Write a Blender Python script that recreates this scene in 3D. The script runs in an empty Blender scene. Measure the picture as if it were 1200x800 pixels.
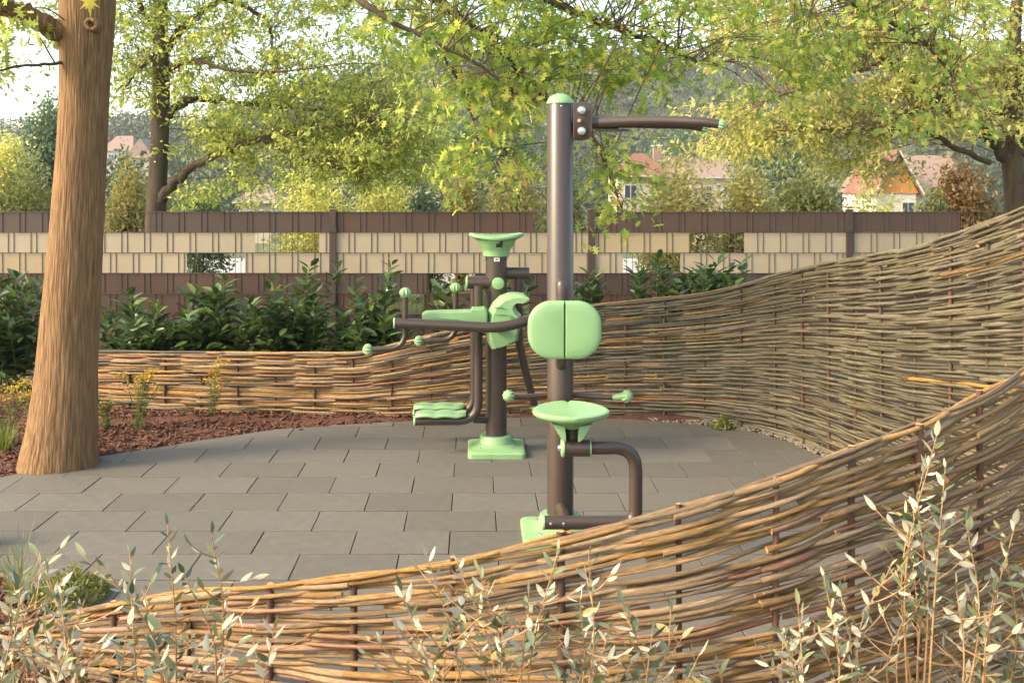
import bpy, math, random
import numpy as np
from mathutils import Vector, Matrix, noise as mnoise

random.seed(7)
rng = np.random.default_rng(11)
R = math.radians
scene = bpy.context.scene
col = scene.collection

# ------------------------------------------------------------------ camera, sky, sun, exposure
FPX, CX, CY, EYE = 1170.0, 555.0, 217.0, 1.6      # focal length and principal point in photo pixels
cam_data = bpy.data.cameras.new('camera')
cam = bpy.data.objects.new('camera', cam_data)
col.objects.link(cam)
cam.location = (0, 0, EYE)
cam.rotation_euler = (R(90), 0, 0)
cam_data.sensor_width = 36.0
cam_data.lens = FPX / 1200 * 36
cam_data.shift_x = (600 - CX) / 1200
cam_data.shift_y = -(400 - CY) / 1200
cam_data.clip_start = 0.05
cam_data.clip_end = 2000
scene.camera = cam

SUN_EL, SUN_AZ = 36.0, -110.0                      # azimuth from +Y towards +X
world = bpy.data.worlds.new('World')
scene.world = world
world.use_nodes = True
wn = world.node_tree
sky = wn.nodes.new('ShaderNodeTexSky')
sky.sky_type = 'NISHITA'
sky.sun_disc = False
sky.sun_elevation = R(SUN_EL)
sky.sun_rotation = R(SUN_AZ)
sky.air_density = 1.0
sky.dust_density = 2.5
sky.ozone_density = 0.6
wn.links.new(sky.outputs[0], wn.nodes['Background'].inputs[0])
wn.nodes['Background'].inputs[1].default_value = 0.15

sun_data = bpy.data.lights.new('sun', 'SUN')
sun_data.energy = 1.5
sun_data.angle = R(14.0)
sun_data.color = (1.0, 0.89, 0.70)
sun = bpy.data.objects.new('sun', sun_data)
col.objects.link(sun)
sd = Vector((math.sin(R(SUN_AZ)) * math.cos(R(SUN_EL)), math.cos(R(SUN_AZ)) * math.cos(R(SUN_EL)), math.sin(R(SUN_EL))))
sun.rotation_euler = sd.to_track_quat('Z', 'Y').to_euler()

scene.view_settings.view_transform = 'Standard'
scene.view_settings.look = 'None'
scene.view_settings.exposure = 1.93
scene.view_settings.use_white_balance = True            # camera set for open shade
scene.view_settings.white_balance_temperature = 7500
scene.view_settings.white_balance_tint = 7
scene.view_settings.gamma = 1.0
scene.cycles.use_denoising = True
scene.cycles.max_bounces = 8
scene.cycles.transparent_max_bounces = 8
scene.cycles.volume_bounces = 1
scene.cycles.sample_clamp_indirect = 8.0


def P(x, y, Z):
    """photo pixel at depth Z metres -> world point"""
    return Vector(((x - CX) * Z / FPX, Z, EYE - (y - CY) * Z / FPX))


def G(x, y):
    """photo pixel of a point on the ground -> (X, Y)"""
    Z = EYE * FPX / (y - CY)
    return ((x - CX) * Z / FPX, Z)


# ------------------------------------------------------------------ helpers
def link(o, parent=None):
    col.objects.link(o)
    if parent is not None:
        o.parent = parent
    return o


def tag(o, label=None, cat=None, group=None, kind=None):
    if label: o['label'] = label
    if cat: o['category'] = cat
    if group: o['group'] = group
    if kind: o['kind'] = kind
    return o


ORIG = {}


def thing(name, loc, label, cat, group=None):
    e = bpy.data.objects.new(name, None)
    e.empty_display_size = 0.1
    link(e)
    e.location = loc
    ORIG[e.name] = Vector(loc)
    return tag(e, label, cat, group)


class MB:
    """collects shapes in world coordinates, then links them as one mesh object"""

    def __init__(self):
        self.v, self.f, self.m, self.uv = [], [], [], None

    def add(self, verts, faces, mi=0):
        b = len(self.v)
        self.v.extend([tuple(p) for p in verts])
        self.f.extend([tuple(i + b for i in f) for f in faces])
        self.m.extend([mi] * len(faces))
        return self

    def box(self, c, s, mat=None):
        x, y, z = s[0] / 2, s[1] / 2, s[2] / 2
        vs = [Vector((a * x, b * y, d * z)) for a in (-1, 1) for b in (-1, 1) for d in (-1, 1)]
        if mat is not None:
            vs = [mat @ p for p in vs]
        c = Vector(c)
        return self.add([p + c for p in vs], [(0, 1, 3, 2), (4, 6, 7, 5), (0, 4, 5, 1), (2, 3, 7, 6), (0, 2, 6, 4), (1, 5, 7, 3)])

    def tube(self, pts, rad, n=10, cap=True, capmi=None, twist=0.0):
        pts = [Vector(p) for p in pts]
        if not hasattr(rad, '__len__'):
            rad = [rad] * len(pts)
        b = len(self.v)
        t0 = (pts[1] - pts[0]).normalized()
        up = Vector((0, 0, 1)) if abs(t0.z) < 0.9 else Vector((1, 0, 0))
        nrm = t0.cross(up).normalized()
        for i, p in enumerate(pts):
            if i == 0: t = (pts[1] - pts[0])
            elif i == len(pts) - 1: t = pts[-1] - pts[-2]
            else: t = pts[i + 1] - pts[i - 1]
            t.normalize()
            nrm = (nrm - t * nrm.dot(t)).normalized()
            bn = t.cross(nrm)
            for k in range(n):
                a = 2 * math.pi * k / n + twist
                q = p + (nrm * math.cos(a) + bn * math.sin(a)) * rad[i]
                self.v.append((q.x, q.y, q.z))
        for i in range(len(pts) - 1):
            for k in range(n):
                k2 = (k + 1) % n
                self.f.append((b + i * n + k, b + i * n + k2, b + (i + 1) * n + k2, b + (i + 1) * n + k))
                self.m.append(0)
        if cap:
            mi = 0 if capmi is None else capmi
            self.f.append(tuple(b + k for k in reversed(range(n)))); self.m.append(mi)
            e = b + (len(pts) - 1) * n
            self.f.append(tuple(e + k for k in range(n))); self.m.append(mi)
        return self

    def rings(self, rings, capa=True, capb=True):
        b = len(self.v)
        n = len(rings[0])
        for r in rings:
            self.v.extend([tuple(p) for p in r])
        for i in range(len(rings) - 1):
            for k in range(n):
                k2 = (k + 1) % n
                self.f.append((b + i * n + k, b + i * n + k2, b + (i + 1) * n + k2, b + (i + 1) * n + k)); self.m.append(0)
        if capa: self.f.append(tuple(b + k for k in reversed(range(n)))); self.m.append(0)
        if capb:
            e = b + (len(rings) - 1) * n
            self.f.append(tuple(e + k for k in range(n))); self.m.append(0)
        return self

    def lathe(self, c, prof, n=32, axis='Z', mod=None):
        """prof: (radius, height) pairs; mod(theta, r, h) -> (r, h)"""
        c = Vector(c)
        rr = []
        for r, h in prof:
            ring = []
            for k in range(n):
                a = 2 * math.pi * k / n
                r2, h2 = mod(a, r, h) if mod else (r, h)
                if axis == 'Z': q = Vector((r2 * math.cos(a), r2 * math.sin(a), h2))
                elif axis == 'X': q = Vector((h2, r2 * math.cos(a), r2 * math.sin(a)))
                else: q = Vector((r2 * math.cos(a), h2, -r2 * math.sin(a)))
                ring.append(q + c)
            rr.append(ring)
        return self.rings(rr)

    def extrude(self, outline, y0, y1, bev=0.006):
        """closed outline of (X, Z) extruded along Y with bevelled rims"""
        cx = sum(p[0] for p in outline) / len(outline); cz = sum(p[1] for p in outline) / len(outline)
        ext = max(max(abs(p[0] - cx) for p in outline), max(abs(p[1] - cz) for p in outline))
        k = 1 - bev / ext * 1.2
        sc = lambda y, s: [(cx + (x - cx) * s, y, cz + (z - cz) * s) for x, z in outline]
        return self.rings([sc(y0, k), sc(y0 + bev * 0.4, (1 + k) / 2 + 0.25 * (1 - k)), sc(y0 + bev, 1), sc(y1 - bev, 1), sc(y1 - bev * 0.4, (1 + k) / 2 + 0.25 * (1 - k)), sc(y1, k)])

    def build(self, name, mat, parent=None, smooth=True, angle=40, origin=None):
        o0 = Vector((0, 0, 0))
        if origin is not None: o0 = Vector(origin)
        elif parent is not None: o0 = ORIG.get(parent.name, o0)
        me = bpy.data.meshes.new(name)
        if o0.length:
            me.from_pydata([(x - o0.x, y - o0.y, z - o0.z) for x, y, z in self.v], [], self.f)
        else:
            me.from_pydata(self.v, [], self.f)
        mats = mat if isinstance(mat, (list, tuple)) else [mat]
        for m_ in mats: me.materials.append(m_)
        if len(mats) > 1: me.polygons.foreach_set('material_index', self.m)
        if smooth:
            me.polygons.foreach_set('use_smooth', [True] * len(me.polygons))
            try: me.set_sharp_from_angle(angle=R(angle))
            except Exception: pass
        me.update()
        o = bpy.data.objects.new(name, me)
        link(o, parent)
        ORIG[o.name] = o0
        if parent is None and origin is not None:
            o.location = o0
        return o


def fillet(pts, r, seg=7):
    pts = [Vector(p) for p in pts]
    out = [pts[0]]
    for i in range(1, len(pts) - 1):
        a, b, c = pts[i - 1], pts[i], pts[i + 1]
        d1, d2 = (a - b), (c - b)
        l = min(r, d1.length * 0.49, d2.length * 0.49)
        p, q = b + d1.normalized() * l, b + d2.normalized() * l
        for k in range(seg + 1):
            t = k / seg
            out.append(p * (1 - t) ** 2 + b * 2 * t * (1 - t) + q * t * t)
    out.append(pts[-1])
    return out


def spline(pts, seg=8):
    """Catmull-Rom through points"""
    pts = [Vector(p) for p in pts]
    if len(pts) < 3:
        return [pts[0].lerp(pts[-1], k / seg) for k in range(seg + 1)]
    ext = [pts[0] * 2 - pts[1]] + pts + [pts[-1] * 2 - pts[-2]]
    out = []
    for i in range(1, len(ext) - 2):
        p0, p1, p2, p3 = ext[i - 1:i + 3]
        for k in range(seg):
            t = k / seg
            out.append(0.5 * ((2 * p1) + (p2 - p0) * t + (2 * p0 - 5 * p1 + 4 * p2 - p3) * t * t + (3 * p1 - p0 - 3 * p2 + p3) * t ** 3))
    out.append(pts[-1])
    return out


def fast_mesh(name, V, F, rnd=None, mats=()):
    me = bpy.data.meshes.new(name)
    n, m, k = len(V), len(F), F.shape[1]
    me.vertices.add(n); me.vertices.foreach_set('co', V.astype(np.float32).ravel())
    me.loops.add(m * k); me.loops.foreach_set('vertex_index', F.astype(np.int32).ravel())
    me.polygons.add(m)
    me.polygons.foreach_set('loop_start', np.arange(0, m * k, k, dtype=np.int32))
    me.polygons.foreach_set('loop_total', np.full(m, k, dtype=np.int32))
    if rnd is not None:
        a = me.attributes.new('rnd', 'FLOAT', 'FACE')
        a.data.foreach_set('value', rnd.astype(np.float32))
    for m_ in mats: me.materials.append(m_)
    me.update(calc_edges=True)
    return me


def unit(a):
    return a / np.maximum(np.linalg.norm(a, axis=1, keepdims=True), 1e-9)


# leaf templates: x along the leaf, y across, z off the blade
T_DIAMOND = (np.array([[0, 0, 0], [.45, .26, .03], [1, 0, -.06], [.5, -.26, .03]]), np.array([[0, 1, 2, 3]]))
T_FOLD = (np.array([[0, 0, 0], [.5, 0, -.03], [1, 0, -.12], [.3, .2, .05], [.72, .17, .0], [.3, -.2, .05], [.72, -.17, .0]]),
          np.array([[0, 1, 4, 3], [1, 2, 4, 4], [0, 5, 6, 1], [1, 6, 2, 2]]))
T_FOLD = (T_FOLD[0], np.array([[0, 1, 3], [1, 4, 3], [1, 2, 4], [0, 5, 1], [1, 5, 6], [1, 6, 2]]))
# lobed leaf, like an oak's: spiky lobes either side of a midrib
_lob = [(0, 0), (.16, .05), (.12, .27), (.27, .12), (.36, .10), (.42, .44), (.52, .16), (.62, .12), (.74, .34), (.78, .10), (1.0, .0)]
_lv = [[x, y, .03 * y] for x, y in _lob] + [[x, -y, .03 * y] for x, y in _lob[1:-1]] + [[.3, 0, 0], [.57, 0, -.01], [.78, 0, -.03]]
_tri = []
def _side(idx):
    a, b, c = 20, 21, 22
    i = idx
    return [(i[0], i[1], a), (i[1], i[2], i[3]), (i[1], i[3], a), (i[3], i[4], a), (a, i[4], b), (i[4], i[5], i[6]), (i[4], i[6], b), (i[6], i[7], b),
            (b, i[7], c), (i[7], i[8], i[9]), (i[7], i[9], c), (i[9], i[10], c)]
_L = list(range(11)); _Rr = [0] + list(range(11, 20)) + [10]
T_OAK = (np.array(_lv), np.array(_side(_L) + [(a, c, b) for a, b, c in _side(_Rr)]))


def leaf_cloud(name, C, A, N, S, tmpl, mats, rnd=None):
    """one mesh of leaves: centres C, long axes A, blade normals N, lengths S"""
    tv, tf = tmpl
    A = unit(A); B = unit(np.cross(N, A)); Nn = np.cross(A, B)
    k = len(tv)
    V = C[:, None, :] + (A[:, None, :] * tv[None, :, 0:1] + B[:, None, :] * tv[None, :, 1:2] + Nn[:, None, :] * tv[None, :, 2:3]) * S[:, None, None]
    F = tf[None, :, :] + (np.arange(len(C)) * k)[:, None, None]
    if rnd is None: rnd = rng.random(len(C))
    return fast_mesh(name, V.reshape(-1, 3), F.reshape(-1, tf.shape[1]), np.repeat(rnd, len(tf)), mats)


def mesh_obj(name, me, parent=None, origin=None):
    """mesh given in world coordinates; re-based on its parent"""
    o0 = Vector(origin) if origin is not None else (ORIG.get(parent.name, Vector()) if parent is not None else Vector())
    if o0.length:
        me.transform(Matrix.Translation(-o0))
    o = bpy.data.objects.new(name, me)
    link(o, parent)
    ORIG[o.name] = o0
    if parent is None: o.location = o0
    return o


# ------------------------------------------------------------------ materials
M = {}


def new_mat(name):
    m = bpy.data.materials.new(name); m.use_nodes = True
    nt = m.node_tree
    return m, nt, nt.nodes['Principled BSDF'], nt.nodes['Material Output']


def nd(nt, t, **kw):
    n = nt.nodes.new(t)
    for k, v in kw.items(): setattr(n, k, v)
    return n


def ramp(nt, fac, stops):
    r = nd(nt, 'ShaderNodeValToRGB')
    cr = r.color_ramp
    while len(cr.elements) < len(stops): cr.elements.new(0.5)
    for e, (p, c) in zip(cr.elements, stops):
        e.position = p; e.color = (*c, 1)
    nt.links.new(fac, r.inputs[0])
    return r


def pmat(name, stops, scale=8, detail=6, rough=0.6, rough2=None, bump=0.0, bscale=None, metallic=0.0, coat=0.0, stretch=(1, 1, 1), uv=False, objrand=0.0, spec=0.5, dist=0.01):
    m, nt, bs, out = new_mat(name)
    tc = nd(nt, 'ShaderNodeTexCoord')
    mp = nd(nt, 'ShaderNodeMapping')
    mp.inputs['Scale'].default_value = stretch
    nt.links.new(tc.outputs['UV' if uv else 'Object'], mp.inputs['Vector'])
    nz = nd(nt, 'ShaderNodeTexNoise')
    nz.inputs['Scale'].default_value = scale; nz.inputs['Detail'].default_value = detail; nz.inputs['Roughness'].default_value = 0.6
    nt.links.new(mp.outputs[0], nz.inputs['Vector'])
    r = ramp(nt, nz.outputs[0], stops)
    c = r.outputs[0]
    if objrand:
        oi = nd(nt, 'ShaderNodeObjectInfo')
        hs = nd(nt, 'ShaderNodeHueSaturation')
        mr = nd(nt, 'ShaderNodeMapRange'); mr.inputs[3].default_value = 1 - objrand; mr.inputs[4].default_value = 1 + objrand
        nt.links.new(oi.outputs['Random'], mr.inputs[0]); nt.links.new(mr.outputs[0], hs.inputs['Value'])
        mr2 = nd(nt, 'ShaderNodeMath', operation='MULTIPLY'); mr2.inputs[1].default_value = 7.31
        fr = nd(nt, 'ShaderNodeMath', operation='FRACT')
        mr3 = nd(nt, 'ShaderNodeMapRange'); mr3.inputs[3].default_value = 0.8; mr3.inputs[4].default_value = 1.15
        nt.links.new(oi.outputs['Random'], mr2.inputs[0]); nt.links.new(mr2.outputs[0], fr.inputs[0]); nt.links.new(fr.outputs[0], mr3.inputs[0]); nt.links.new(mr3.outputs[0], hs.inputs['Saturation'])
        nt.links.new(c, hs.inputs['Color']); c = hs.outputs[0]
    nt.links.new(c, bs.inputs['Base Color'])
    if rough2 is not None:
        mr = nd(nt, 'ShaderNodeMapRange'); mr.inputs[1].default_value = .3; mr.inputs[2].default_value = .7; mr.inputs[3].default_value = rough; mr.inputs[4].default_value = rough2
        nt.links.new(nz.outputs[0], mr.inputs[0]); nt.links.new(mr.outputs[0], bs.inputs['Roughness'])
    else:
        bs.inputs['Roughness'].default_value = rough
    bs.inputs['Metallic'].default_value = metallic
    bs.inputs['Coat Weight'].default_value = coat
    bs.inputs['Specular IOR Level'].default_value = spec
    if bump:
        nb = nd(nt, 'ShaderNodeTexNoise'); nb.inputs['Scale'].default_value = bscale or scale * 4; nb.inputs['Detail'].default_value = 5
        nt.links.new(mp.outputs[0], nb.inputs['Vector'])
        bp = nd(nt, 'ShaderNodeBump'); bp.inputs['Strength'].default_value = bump; bp.inputs['Distance'].default_value = dist
        nt.links.new(nb.outputs[0], bp.inputs['Height']); nt.links.new(bp.outputs[0], bs.inputs['Normal'])
    M[name] = m
    return m


def leafmat(name, stops, trans=0.45, tcol=(1.0, 0.97, 0.72), rough=0.45, obj=False, tgain=1.5, spec=0.4):
    """leaf: reflecting blade that lets light through"""
    m, nt, bs, out = new_mat(name)
    if obj:
        src = nd(nt, 'ShaderNodeObjectInfo').outputs['Random']
    else:
        at = nd(nt, 'ShaderNodeAttribute'); at.attribute_name = 'rnd'; src = at.outputs['Fac']
    r = ramp(nt, src, stops)
    nt.links.new(r.outputs[0], bs.inputs['Base Color'])
    bs.inputs['Roughness'].default_value = rough
    bs.inputs['Specular IOR Level'].default_value = spec
    tr = nd(nt, 'ShaderNodeBsdfTranslucent')
    mx = nd(nt, 'ShaderNodeMix', data_type='RGBA', blend_type='MULTIPLY'); mx.inputs[0].default_value = 1
    mx.inputs[7].default_value = (tcol[0] * tgain, tcol[1] * tgain, tcol[2] * tgain, 1)
    nt.links.new(r.outputs[0], mx.inputs[6]); nt.links.new(mx.outputs[2], tr.inputs[0])
    ms = nd(nt, 'ShaderNodeMixShader'); ms.inputs[0].default_value = trans
    nt.links.new(bs.outputs[0], ms.inputs[1]); nt.links.new(tr.outputs[0], ms.inputs[2]); nt.links.new(ms.outputs[0], out.inputs[0])
    M[name] = m
    return m


pmat('soil', [(.3, (.030, .022, .016)), (.7, (.07, .052, .036))], scale=9, rough=.95, bump=.6, bscale=40)
pmat('mulch', [(.25, (.035, .012, .007)), (.55, (.085, .029, .016)), (.8, (.15, .062, .034))], scale=38, rough=.9, bump=.9, bscale=70)
pmat('chip', [(.25, (.050, .016, .009)), (.55, (.115, .042, .023)), (.75, (.27, .135, .075))], scale=30, rough=.85, bump=.3)
pmat('joint_sand', [(.3, (.025, .021, .018)), (.7, (.05, .043, .036))], scale=60, rough=.95, bump=.3)
pmat('paver', [(.26, (.096, .087, .073)), (.5, (.108, .098, .083)), (.76, (.124, .113, .096))], scale=16, detail=9, rough=.55, rough2=.8, bump=.35, bscale=120, objrand=.10, dist=.003)
pmat('gravel', [(.3, (.16, .13, .10)), (.7, (.33, .27, .20))], scale=60, rough=.9, bump=.6)
pmat('grass_ground', [(.3, (.07, .09, .02)), (.7, (.17, .17, .05))], scale=.6, rough=.9, bump=.4, bscale=20)
pmat('terrain', [(.3, (.05, .065, .022)), (.6, (.09, .10, .035)), (.8, (.15, .13, .06))], scale=.15, rough=.95)
pmat('road', [(.3, (.26, .25, .24)), (.7, (.36, .35, .33))], scale=2, rough=.85)
# willow
WIL = [(.25, (.095, .045, .016)), (.42, (.225, .122, .046)), (.58, (.34, .208, .090)), (.78, (.48, .335, .175))]
pmat('willow', WIL, scale=4.5, detail=9, rough=.38, rough2=.65, bump=.6, bscale=22, stretch=(2.0, 1.2, 1), uv=True, objrand=.36)
pmat('willow_red', [(.25, (.11, .042, .020)), (.6, (.23, .105, .046)), (.8, (.33, .18, .09))], scale=3.2, rough=.4, rough2=.6, bump=.3, bscale=16, stretch=(2.0, .8, 1), uv=True, objrand=.2)
pmat('willow_shade', [(.25, (.045, .035, .022)), (.5, (.105, .085, .052)), (.7, (.175, .146, .094)), (.85, (.29, .25, .175))], scale=3.0, detail=7, rough=.5, rough2=.75, bump=.4, bscale=16, stretch=(2.0, .8, 1), uv=True, objrand=.35)  # dull olive rods: shade of the back hurdle put into the colour
pmat('willow_cut', [(.3, (.36, .17, .07)), (.7, (.58, .34, .17))], scale=60, rough=.7)
pmat('stake', [(.3, (.055, .027, .017)), (.7, (.13, .060, .036))], scale=12, rough=.7, bump=.5, stretch=(1, 1, .2))
# machines
pmat('brown_steel', [(.3, (.046, .031, .025)), (.7, (.055, .038, .031))], scale=300, detail=2, rough=.34, rough2=.42, bump=.05, bscale=900, coat=.15, dist=.001)
pmat('green_plastic', [(.25, (.178, .318, .148)), (.5, (.200, .352, .166)), (.75, (.216, .372, .178))], scale=7, detail=8, rough=.32, rough2=.52, bump=.04, bscale=500, dist=.001)
pmat('green_dark', [(.3, (.05, .21, .06)), (.7, (.07, .25, .08))], scale=6, rough=.4)
pmat('bolt_steel', [(.3, (.55, .53, .50)), (.7, (.65, .63, .60))], scale=30, rough=.3, metallic=.9)
pmat('black_slot', [(.3, (.012, .016, .012)), (.7, (.02, .024, .02))], scale=30, rough=.6)
pmat('white_label', [(.3, (.7, .68, .66)), (.7, (.8, .78, .76))], scale=30, rough=.5)
pmat('red_print', [(.3, (.5, .03, .03)), (.7, (.55, .04, .04))], scale=30, rough=.5)
# fence
pmat('strip_brown', [(.3, (.052, .028, .020)), (.7, (.074, .041, .029))], scale=2, rough=.42, rough2=.55, bump=.05, objrand=.12)
pmat('strip_beige', [(.3, (.300, .236, .152)), (.7, (.350, .278, .182))], scale=2, rough=.5, rough2=.6, objrand=.06)
pmat('wire', [(.3, (.045, .027, .02)), (.7, (.06, .037, .028))], scale=20, rough=.5)
# trees
pmat('bark_warm', [(.28, (.070, .034, .014)), (.42, (.155, .082, .034)), (.56, (.215, .118, .050)), (.74, (.33, .20, .095))], scale=36, detail=9, rough=.85, bump=.8, bscale=46, stretch=(2.2, 2.2, .17), dist=.014)
pmat('bark_dark', [(.3, (.045, .032, .022)), (.7, (.12, .085, .055))], scale=10, rough=.9, bump=.6, stretch=(1.5, 1.5, .3))
pmat('twig', [(.3, (.09, .062, .036)), (.7, (.17, .12, .065))], scale=20, rough=.8)
pmat('stem_tan', [(.3, (.26, .14, .06)), (.7, (.42, .25, .12))], scale=30, rough=.7)
leafmat('leaf_oak', [(0, (0.134, 0.206, 0.059)), (.5, (0.246, 0.332, 0.087)), (.85, (0.448, 0.481, 0.121)), (.985, (0.605, 0.549, 0.166)), (1, (0.717, 0.321, 0.134))], trans=.6, tgain=1.9)
leafmat('leaf_tree', [(0, (0.172, 0.230, 0.083)), (.5, (0.321, 0.374, 0.131)), (1, (0.575, 0.579, 0.204))], trans=.6, tgain=1.9)
leafmat('leaf_gold', [(0, (0.216, 0.244, 0.100)), (.5, (0.414, 0.417, 0.167)), (1, (0.650, 0.589, 0.252))], trans=.6, tgain=1.8)
leafmat('leaf_mid', [(0, (0.096, 0.124, 0.044)), (.5, (0.192, 0.214, 0.080)), (1, (0.320, 0.297, 0.130))], trans=.4, tgain=1.5)
leafmat('leaf_pale', [(0, (0.210, 0.209, 0.075)), (.5, (0.360, 0.333, 0.135)), (1, (0.540, 0.465, 0.210))], trans=.4, tgain=1.4)
leafmat('leaf_blue', [(0, (0.060, 0.109, 0.063)), (.5, (0.112, 0.171, 0.098)), (1, (0.180, 0.240, 0.133))], trans=.3, tgain=1.4)
leafmat('leaf_rust', [(0, (.12, .07, .03)), (.5, (.22, .13, .055)), (1, (.24, .17, .07))], trans=.4, tgain=1.4)
leafmat('leaf_forest', [(0, (0.020, 0.037, 0.015)), (.5, (0.036, 0.059, 0.022)), (1, (0.061, 0.082, 0.030))], trans=.2, tgain=1.3)
leafmat('leaf_laurel', [(0, (0.023, 0.049, 0.016)), (.5, (0.046, 0.089, 0.027)), (.9, (0.086, 0.144, 0.041)), (1, (0.150, 0.195, 0.051))], trans=.25, tgain=1.5, rough=.28, spec=.6)
leafmat('leaf_laurel_one', [(0, (0.023, 0.049, 0.016)), (.5, (0.046, 0.089, 0.027)), (.9, (0.086, 0.144, 0.041)), (1, (0.150, 0.195, 0.051))], trans=.25, tgain=1.5, rough=.28, obj=True, spec=.6)
leafmat('leaf_silver_top', [(0, (.09, .13, .07)), (.5, (.17, .215, .12)), (.85, (.30, .33, .19)), (1, (.45, .36, .12))], trans=.35, tgain=1.4, rough=.24, obj=True, spec=.8)
leafmat('leaf_silver_back', [(0, (.40, .39, .30)), (.6, (.58, .55, .43)), (1, (.64, .57, .40))], trans=.35, tgain=1.1, rough=.35, obj=True, spec=.6)
leafmat('leaf_grass', [(0, (.08, .12, .025)), (.6, (.15, .19, .04)), (1, (.32, .28, .10))], trans=.4, tgain=1.4)
leafmat('leaf_sedum', [(0, (.12, .14, .03)), (.6, (.22, .23, .06)), (1, (.32, .30, .10))], trans=.3, tgain=1.3)
leafmat('petal_yellow', [(0, (.45, .26, .02)), (1, (.62, .40, .05))], trans=.3, tgain=1.2)
leafmat('leaf_yellow', [(0, (.46, .42, .06)), (1, (.52, .46, .07))], trans=.5, tgain=1.6, obj=True)
# houses
pmat('render_white', [(.3, (.46, .43, .38)), (.7, (.54, .51, .46))], scale=1.5, rough=.9)
pmat('render_cream', [(.3, (.36, .31, .24)), (.7, (.43, .37, .29))], scale=1.5, rough=.9)
pmat('gable_orange', [(.3, (.44, .17, .03)), (.7, (.52, .21, .045))], scale=2, rough=.8)
pmat('roof_red', [(.3, (.15, .058, .040)), (.7, (.22, .088, .060))], scale=6, rough=.85)
pmat('roof_pink', [(.3, (.20, .130, .105)), (.7, (.26, .175, .140))], scale=6, rough=.85)
pmat('roof_brown', [(.3, (.20, .15, .12)), (.7, (.28, .21, .17))], scale=6, rough=.85)
pmat('pole_grey', [(.3, (.36, .34, .31)), (.7, (.46, .44, .40))], scale=5, rough=.7)
m_, nt_, bs_, o_ = new_mat('window_glass')
bs_.inputs['Base Color'].default_value = (.03, .04, .05, 1); bs_.inputs['Roughness'].default_value = .08
M['window_glass'] = m_

# ------------------------------------------------------------------ terrain and ground sheets
def smooth(a, b, x):
    t = min(1, max(0, (x - a) / (b - a)))
    return t * t * (3 - 2 * t)


def ground_z(x, y):
    z = -0.06
    z -= 4.5 * smooth(26, 75, y)
    hill = 15 + 23 * smooth(-95, -12, x) + 5 * mnoise.noise(Vector((x * .011, y * .008, 3.1))) * 2
    z += (hill + 4.5) * smooth(150, 350, y)
    if y > 60: z += 0.8 * mnoise.noise(Vector((x * .04, y * .04, 0)))
    return z


def grid(name, xs, ys, zf, mat, kind='structure'):
    V = np.array([(x, y, zf(x, y)) for y in ys for x in xs])
    nx = len(xs)
    F = np.array([(j * nx + i, j * nx + i + 1, (j + 1) * nx + i + 1, (j + 1) * nx + i) for j in range(len(ys) - 1) for i in range(nx - 1)])
    me = fast_mesh(name, V, F, None, [mat])
    me.polygons.foreach_set('use_smooth', [True] * len(F))
    o = mesh_obj(name, me)
    return tag(o, kind=kind)


xs = sorted(set([-400, -300, -220, 220, 300, 400] + list(range(-160, 161, 10))))
ys = [-60, -30, -10, 0, 5, 10, 15, 20, 25] + list(range(30, 150, 8)) + list(range(150, 401, 10))
grid('ground', xs, ys, ground_z, M['terrain'])
grid('lawn', np.linspace(-30, 34, 30), np.linspace(9.9, 15.6, 8), lambda x, y: -0.045, M['grass_ground'])
grid('road', np.linspace(-30, 36, 20), np.linspace(15.7, 22.5, 4), lambda x, y: -0.05, M['road'])

# paved round: convex outline, clockwise pieces cut at its edge
EDGE = [G(0, 553), G(45, 545.5), G(110, 535.5), G(150, 527), G(200, 517.5), G(260, 508), G(330, 501.5), G(400, 497.5), (-.35, 6.83), (.4, 6.89), (1.05, 6.85),
        G(825, 498), G(887, 506), G(930, 519), (2.06, 5.9), (2.22, 5.3), (2.25, 4.6), (2.1, 3.9), (1.85, 3.4), (1.3, 3.03), (.6, 2.8), (.1, 2.8), (-.45, 2.98),
        (-.95, 3.28), (-1.5, 3.74), (-2.0, 4.12), (-2.5, 4.55), (-2.85, 4.95), (-2.9, 5.3)]


def clip(poly, edge):
    cxm = sum(p[0] for p in edge) / len(edge); cym = sum(p[1] for p in edge) / len(edge)
    for i in range(len(edge)):
        a, b = edge[i], edge[(i + 1) % len(edge)]
        s = (b[0] - a[0]) * (cym - a[1]) - (b[1] - a[1]) * (cxm - a[0])
        f = lambda p: ((b[0] - a[0]) * (p[1] - a[1]) - (b[1] - a[1]) * (p[0] - a[0])) * (1 if s > 0 else -1)
        out = []
        for k in range(len(poly)):
            p, q = poly[k], poly[(k + 1) % len(poly)]
            fp, fq = f(p), f(q)
            if fp >= 0: out.append(p)
            if fp * fq < 0:
                t = fp / (fp - fq)
                out.append((p[0] + (q[0] - p[0]) * t, p[1] + (q[1] - p[1]) * t))
        poly = out
        if len(poly) < 3: return []
    return poly


def inside(x, y, edge, shrink=0.0):
    cxm = sum(p[0] for p in edge) / len(edge); cym = sum(p[1] for p in edge) / len(edge)
    for i in range(len(edge)):
        a, b = edge[i], edge[(i + 1) % len(edge)]
        l = math.hypot(b[0] - a[0], b[1] - a[1])
        s = (b[0] - a[0]) * (cym - a[1]) - (b[1] - a[1]) * (cxm - a[0])
        d = ((b[0] - a[0]) * (y - a[1]) - (b[1] - a[1]) * (x - a[0])) / l * (1 if s > 0 else -1)
        if d < shrink: return False
    return True


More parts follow.
